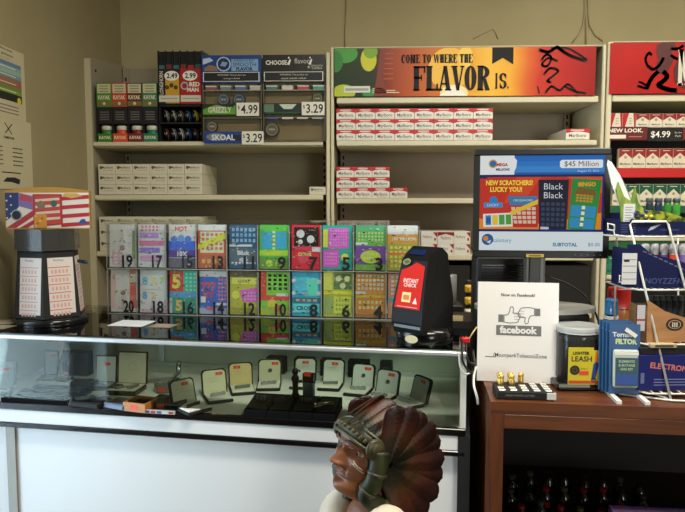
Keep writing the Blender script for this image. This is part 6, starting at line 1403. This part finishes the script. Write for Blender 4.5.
def grid(mb, zl, mtl, grow=0.0, keep=None):
    vs = [head_pt(a_, z, grow) for z in zl for a_ in angs]; fs = []
    for j in range(len(zl) - 1):
        for i in range(NA):
            f = (j * NA + i, j * NA + (i + 1) % NA, (j + 1) * NA + (i + 1) % NA, (j + 1) * NA + i)
            if keep is None or keep(angs[i], zl[j]): fs.append(f)
    mb.add(vs, fs, mtl, True); return mb
m = MB(); grid(m, zs_, SKIN); n0 = len(m.v)
m.f.append([len(m.v) - NA + i for i in range(NA)]); m.mi.append(0); m.sm.append(True)
m.f.append([NA - 1 - i for i in range(NA)]); m.mi.append(0); m.sm.append(True)
body = m.build('body', t)
# eyes and painted marks
def onface(x, z, off=.004):
    best = min((abs(head_pt(k / 300 * 1.4 * (1 if x > 0 else -1), z).x - x * HS), k) for k in range(300))[1]; v = head_pt(best / 300 * 1.4 * (1 if x > 0 else -1), z); return v + Vector((0, -off * 1, 0))
for s in (-1, 1):
    v = onface(s * .155, .495, -.004)
    m = MB(); m.lathe([(.0001, -.0095), (.006, -.0075), (.0093, -.002), (.0095, .002), (.006, .0075), (.0001, .0095)], mat('#8a7a68', .3), 16, (0, 0, 0), sx=1.25); m.lathe([(.0001, -.0102), (.0036, -.009)], BLACKG, 12, (0, 0, 0), axis='y'); m.build('eye', t, v)
    m = MB(); m.tube([onface(s * q, .528 + .012 * math.sin((q - .07) / .18 * PI), .000) for q in (.07, .11, .155, .2, .235)], [.001, .0022, .0025, .002, .001], mat('#5a3422', .5), 8); m.build('eyelid', t)
    m = MB(); m.tube([onface(s * q, .585 + .02 * math.sin((q - .05) / .22 * PI), -.001) for q in (.05, .1, .16, .22, .27)], [.0012, .003, .003, .0024, .001], mat('#2a1a12', .6), 8); m.build('eyebrow', t)
    for k in range(2):
        m = MB(); m.tube([onface(s * (.2 + .05 * q), .43 - .03 * k - .05 * q, .0002) for q in (0, .5, 1, 1.5)], .0013, mat('#cdbfae', .5), 6); m.build('cheek_stripe', t)
    m = MB(); ear = head_pt(s * PI / 2, .44); m.M = Matrix.Translation(ear + Vector((s * .002, .01, 0))); m.lathe([(.0001, -.026), (.008, -.02), (.012, 0), (.014, .014), (.008, .024), (.0001, .027)], SKIN, 14, sx=.45, sy=1.0); m.build('ear', t)
m = MB()
for k in range(3): m.tube([onface(-.03 + .03 * k, .63, .0004), onface(-.02 + .02 * k, .66, .0004)], .0012, mat('#cdbfae', .5), 6)
m.build('forehead_marks', t)
m = MB(); m.tube([onface(q, .243, -.0012) for q in (-.11, -.06, -.02, .02, .06, .11)], [.0008, .0014, .0016, .0016, .0014, .0008], mat('#4a241a', .5), 8); m.build('mouth_line', t)
# shirt with open neck
SH = noise_mat('cream_painted_buckskin', '#cdbfa8', '#e6dccb', 10, .5, .03)
zsh = [q for q in zs_ if q <= -.30]
m = MB(); grid(m, zsh, SH, .03, lambda a_, z: not (math.cos(a_) > 0 and abs(head_pt(a_, z).x) / HS < .12 + .62 * max(0, z + .98) ** 1.0) and z < -.36 + .0 or (math.cos(a_) < .2 and z < -.34)); m.build('shirt', t)
for s in (-1, 1):
    m = MB(); m.tube([head_pt(s * q, z, .04) for q, z in ((.95, -.42), (.75, -.5), (.55, -.62), (.38, -.78), (.2, -.95))], .006, mat('#c4b49a', .6), 8)
    m.build('collar_edge', t)
m = MB()
for s in (-1, 1):
    for k in range(3): v = head_pt(s * (.55 - .1 * k), -.72 - .14 * k, .05); m.lathe([(.0001, -.004), (.005, 0), (.0001, .004)], mat('#4a3020', .6), 10, v)
m.build('shirt_bead', t)
for s in (-1, 1):
    m = MB(); k = .3 * HS; m.lathe([(k * math.sin(q * PI / 12) + .0001, (-1.35 if q > 6 else -4.2) * k * math.cos(q * PI / 12)) for q in range(13)], SH, 28, (s * .52 * HS, -.04 * HS, hz0 - (.30 if s > 0 else .55) * HS)); m.build('shoulder_cloth', t)
# headdress: band, rosettes, wrapped braids, feathers
BG = noise_mat('green_gold_carved_band', '#1c1d12', '#46432a', 30, .45, .25, lo=.35, hi=.7)
def bandz(a_): c_ = math.cos(a_); return .78 - .25 * (1 - c_)
m = MB(); seg = 40; A0 = 1.16; rows = [(-.095, .02), (-.085, .04), (-.0, .055), (.10, .046), (.12, .02)]
vs = []; fs = []
for i in range(seg + 1):
    a_ = -A0 + 2 * A0 * i / seg
    for dz, g in rows: vs.append(head_pt(a_, bandz(a_) + dz, g))
for i in range(seg):
    for j in range(4): fs.append((i * 5 + j, (i + 1) * 5 + j, (i + 1) * 5 + j + 1, i * 5 + j + 1))
m.add(vs, fs, BG, True)
for dz in (-.09, .11): m.tube([head_pt(-A0 + 2 * A0 * i / seg, bandz(-A0 + 2 * A0 * i / seg) + dz, .05) for i in range(seg + 1)], .0032, mat('#4a4a30', .4), 8)
for i in range(1, seg, 3):
    a_ = -A0 + 2 * A0 * i / seg; m.lathe([(.0001, -.005), (.005, 0), (.0001, .005)], mat('#4c4628', .4), 8, head_pt(a_, bandz(a_), .062))
hb = m.build('headband', t)
m = MB(); zc = [.30 + .04 * i for i in range(17)] + [.97, .985, .995]
grid(m, zc, noise_mat('carved_feather_roots', '#16120a', '#3a2414', 26, .5, .2), .012, lambda a_, z: z > bandz(a_) + .06 or abs((a_ + PI) % (2 * PI) - PI) > 1.2); m.build('feather_roots', hb)
for s in (-1, 1):
    v = head_pt(s * 1.14, .62, .07); m = MB(); m.lathe([(.02, -.004), (.0215, .0), (.018, .004), (.013, .003), (.012, .006), (.006, .007), (.0001, .0075)], mat('#45412a', .4), 24, axis='x', sx=1); m.build('rosette', hb, v, 0, (0, 0, 0) if s > 0 else (0, 0, PI))
    # wrapped braid hanging in front of the ear
    pts = [head_pt(s * 1.26, .60, .02), head_pt(s * 1.28, .44, .04), head_pt(s * 1.28, .27, .05), head_pt(s * 1.26, .1, .06) + Vector((s * .0, 0, 0)), Vector((s * .37 * HS, .02 * HS, hz0 - .04 * HS)), Vector((s * .38 * HS, -.02 * HS, hz0 - .2 * HS))]
    m = MB(); pp = spl(pts, 6); m.tube(pp, [.0195 - .002 * (i / len(pp)) for i in range(len(pp))], noise_mat('dark_green_braid', '#161a10', '#3a3f22', 40, .5, .4, (1, 1, .4)), 14); br_ = m.build('braid', t)
    m = MB()
    for k in (8, 15, 22): 
        if k + 1 < len(pp): m.tube([pp[k], pp[k] + (pp[k + 1] - pp[k]) * 1.2], .0202, mat('#3c3c24', .45), 14)
    m.build('braid_wrap', br_)
def feather_mat():
    mm, nt, b = newmat('carved_feather'); L = nt.links.new
    tc = nt.nodes.new('ShaderNodeTexCoord'); sp = nt.nodes.new('ShaderNodeSeparateXYZ'); L(tc.outputs['UV'], sp.inputs[0])
    cr = nt.nodes.new('ShaderNodeValToRGB'); e = cr.color_ramp.elements
    st = [(0, '#12100a'), (.25, '#241f10'), (.42, '#472a13'), (.58, '#451d11'), (.78, '#2b100d'), (1, '#200a09')]
    for i, (p, c_) in enumerate(st):
        el = e[i] if i < 2 else e.new(p)
        el.position = p; el.color = lin(c_)
    n = nt.nodes.new('ShaderNodeTexNoise'); n.inputs['Scale'].default_value = 26; L(tc.outputs['Object'], n.inputs['Vector'])
    ma = nt.nodes.new('ShaderNodeMath'); ma.operation = 'MULTIPLY_ADD'; ma.inputs[1].default_value = .6; ma.inputs[2].default_value = -.3
    L(n.outputs['Fac'], ma.inputs[0]); ad = nt.nodes.new('ShaderNodeMath'); L(ma.outputs[0], ad.inputs[0]); L(sp.outputs['X'], ad.inputs[1]); L(ad.outputs[0], cr.inputs[0])
    L(cr.outputs[0], b.inputs['Base Color']); b.inputs['Roughness'].default_value = .42; b.inputs['Specular IOR Level'].default_value = .35
    return mm
FM = feather_mat()
def feather(p0, d, nrm_, L_, w0, w1, name='feather', curl=.05):
    """carved blade: base p0, direction d, face normal nrm_; barbs cut as V grooves"""
    d = d.normalized(); nrm_ = (nrm_ - d * nrm_.dot(d)).normalized(); sd = d.cross(nrm_).normalized()
    NL, NW = 56, 12; vs = []; uv = []; fs = []
    for side in (1, -1):
        for i in range(NL + 1):
            s_ = i / NL; wt = w0 + (w1 - w0) * min(1, s_ * 1.5) ** .8
            if s_ > .78: wt *= math.sqrt(max(0.0004, 1 - ((s_ - .78) / .22) ** 2))
            for j in range(NW + 1):
                q = j / NW * 2 - 1
                th_ = (.006 * (1 - q * q) + .0005) * (1 if s_ < .95 else .5)
                gro = .0016 * max(0, math.sin((s_ * 11 - abs(q) * 2.2) * 2 * PI)) ** 2 * (1 - .5 * abs(q)) if side > 0 else 0
                rach = .0022 * gs(q, .12) * (1 - s_)
                p = p0 + d * (L_ * s_) + sd * (wt * q) + nrm_ * (side * th_ + (rach - gro if side > 0 else 0) - curl * L_ * s_ * s_)
                vs.append(p); uv.append((s_, j / NW))
    k = (NL + 1) * (NW + 1); W_ = NW + 1
    for i in range(NL):
        for j in range(NW):
            a_ = i * W_ + j; fs.append((a_, a_ + 1, a_ + W_ + 1, a_ + W_)); fs.append((k + a_, k + a_ + W_, k + a_ + W_ + 1, k + a_ + 1))
        for j, f in ((0, 0), (NW, 1)):
            a_ = i * W_ + j; q = (a_, a_ + W_, k + a_ + W_, k + a_); fs.append(q if f == 0 else q[::-1])
    mb = MB(); mb.add(vs, fs, FM, True); o = mb.build(name, hb)
    ul = o.data.uv_layers.new(name='UVMap')
    for lp in o.data.loops: ul.data[lp.index].uv = uv[lp.vertex_index]
    return o
UPV, BKV = Vector((0, 0, 1)), Vector((0, 1, 0))
for s in (-1, 1):
    X_ = Vector((s, 0, 0))
    # near row: fan from the side of the band, sweeping up and back, down to the shoulder
    fan = [(80, .60), (64, .62), (48, .63), (31, .64), (13, .65), (-5, .68), (-22, .72), (-38, .76), (-54, .80), (-70, .80)]
    for i, (ag, R2) in enumerate(fan):
        if s < 0 and i < 3: R2 = (.46, .50, .56)[i]
        a_ = rad(ag); d = BKV * math.cos(a_) + UPV * math.sin(a_) + X_ * .10
        p0 = Vector((s * (.385 - .006 * i) * HS, .03 * HS, hz0 + .49 * HS)) + (BKV * math.cos(a_) + UPV * math.sin(a_)) * .05 * HS
        feather(p0 + X_ * (.003 * (i % 2)), d, X_ + BKV * -.12, (R2 - .02) * HS, .12 * HS, .138 * HS)
    for i in range(3):      # upper row along the headband
        q = .25 + .38 * i; b0 = head_pt(s * q, bandz(q) + .09, .015); d = BKV * (.86 + .05 * i) + UPV * (.42 - .06 * i) + X_ * .1
        feather(b0, d, X_ * .8 + UPV * .6 - BKV * .25, (.44 - .01 * i) * HS, .06 * HS, .11 * HS)
feather(head_pt(0, .80, .02), BKV * .9 + UPV * .42, UPV - BKV * .5, .5 * HS, .06 * HS, .13 * HS)
m = MB(); m.lathe([(.0001, -.075), (.04, -.06), (.058, 0), (.05, .05), (.0001, .07)], mat('#1d120c', .6), 24, (0, .09, hz0 + .42 * HS), sx=.8); m.build('feather_core', t)
# plinth under the bust
zb_ = hz0 - 2.4 * HS
MB().lathe([(.2, 0), (.21, .02), (.21, .06), (.15, .09), (.14, zb_ - .06), (.19, zb_ - .02), (.19, zb_ - .001)], wood_mat('plinth_wood', '#3a2214', '#5a361f', 'z', 6), 40).build('plinth', t)
# ================================================================ light
w = D.worlds.new('daylight'); SC.world = w; w.use_nodes = True
w.node_tree.nodes['Background'].inputs[0].default_value = (.75, .88, 1, 1); w.node_tree.nodes['Background'].inputs[1].default_value = 1.0
def area(name, loc, rot, sx, sy, power, col):
    l = D.lights.new(name, 'AREA'); l.shape = 'RECTANGLE'; l.size = sx; l.size_y = sy; l.energy = power; l.color = col
    o = D.objects.new(name, l); COL.objects.link(o); o.location = loc; o.rotation_euler = rot
    return o
# daylight in through the side window (faces +X) and the shop window (faces +Y)
area('window_daylight', (XL - .25, (W1[0] + W1[1]) / 2, (W1[2] + W1[3]) / 2), (0, rad(-90), 0), W1[3] - W1[2], W1[1] - W1[0], 27, (.70, .85, 1))
area('shop_window_daylight', ((W2[0] + W2[1]) / 2, YR - .3, (W2[2] + W2[3]) / 2), (rad(90), 0, 0), W2[1] - W2[0], W2[3] - W2[2], 62, (1, .95, .86))
for (lx, ly, pw, lab) in ((1.35, 1.8, 20, 'white fluorescent ceiling light nearer the wall shelves'), (.35, .85, 40, 'added ceiling light over the shop floor to brighten the foreground')):  # second fixture is unseen, added to brighten the foreground fronts
    t = thing('ceiling_light', lab, 'ceiling light', (lx, ly, ZC - .07), 0, 'ceiling lights')
    MB().box(-.65, .65, -.16, .16, .012, .07, WHITE, .004).build('housing', t); MB().box(-.62, .62, -.14, .14, 0, .0118, emit('#fff4dc', 3.0)).build('diffuser', t)
    area('ceiling_tube_light', (lx, ly, ZC - .08), (0, 0, 0), 1.24, .28, pw, (1, .93, .80))
vs = SC.view_settings; vs.view_transform = 'Standard'; vs.look = 'None'; vs.exposure = 0.13; vs.gamma = 1; vs.use_curve_mapping = False
SC.cycles.use_denoising = True; SC.cycles.max_bounces = 10; SC.cycles.transparent_max_bounces = 24; SC.cycles.caustics_reflective = False; SC.cycles.caustics_refractive = False
SC.cycles.sample_clamp_indirect = 6
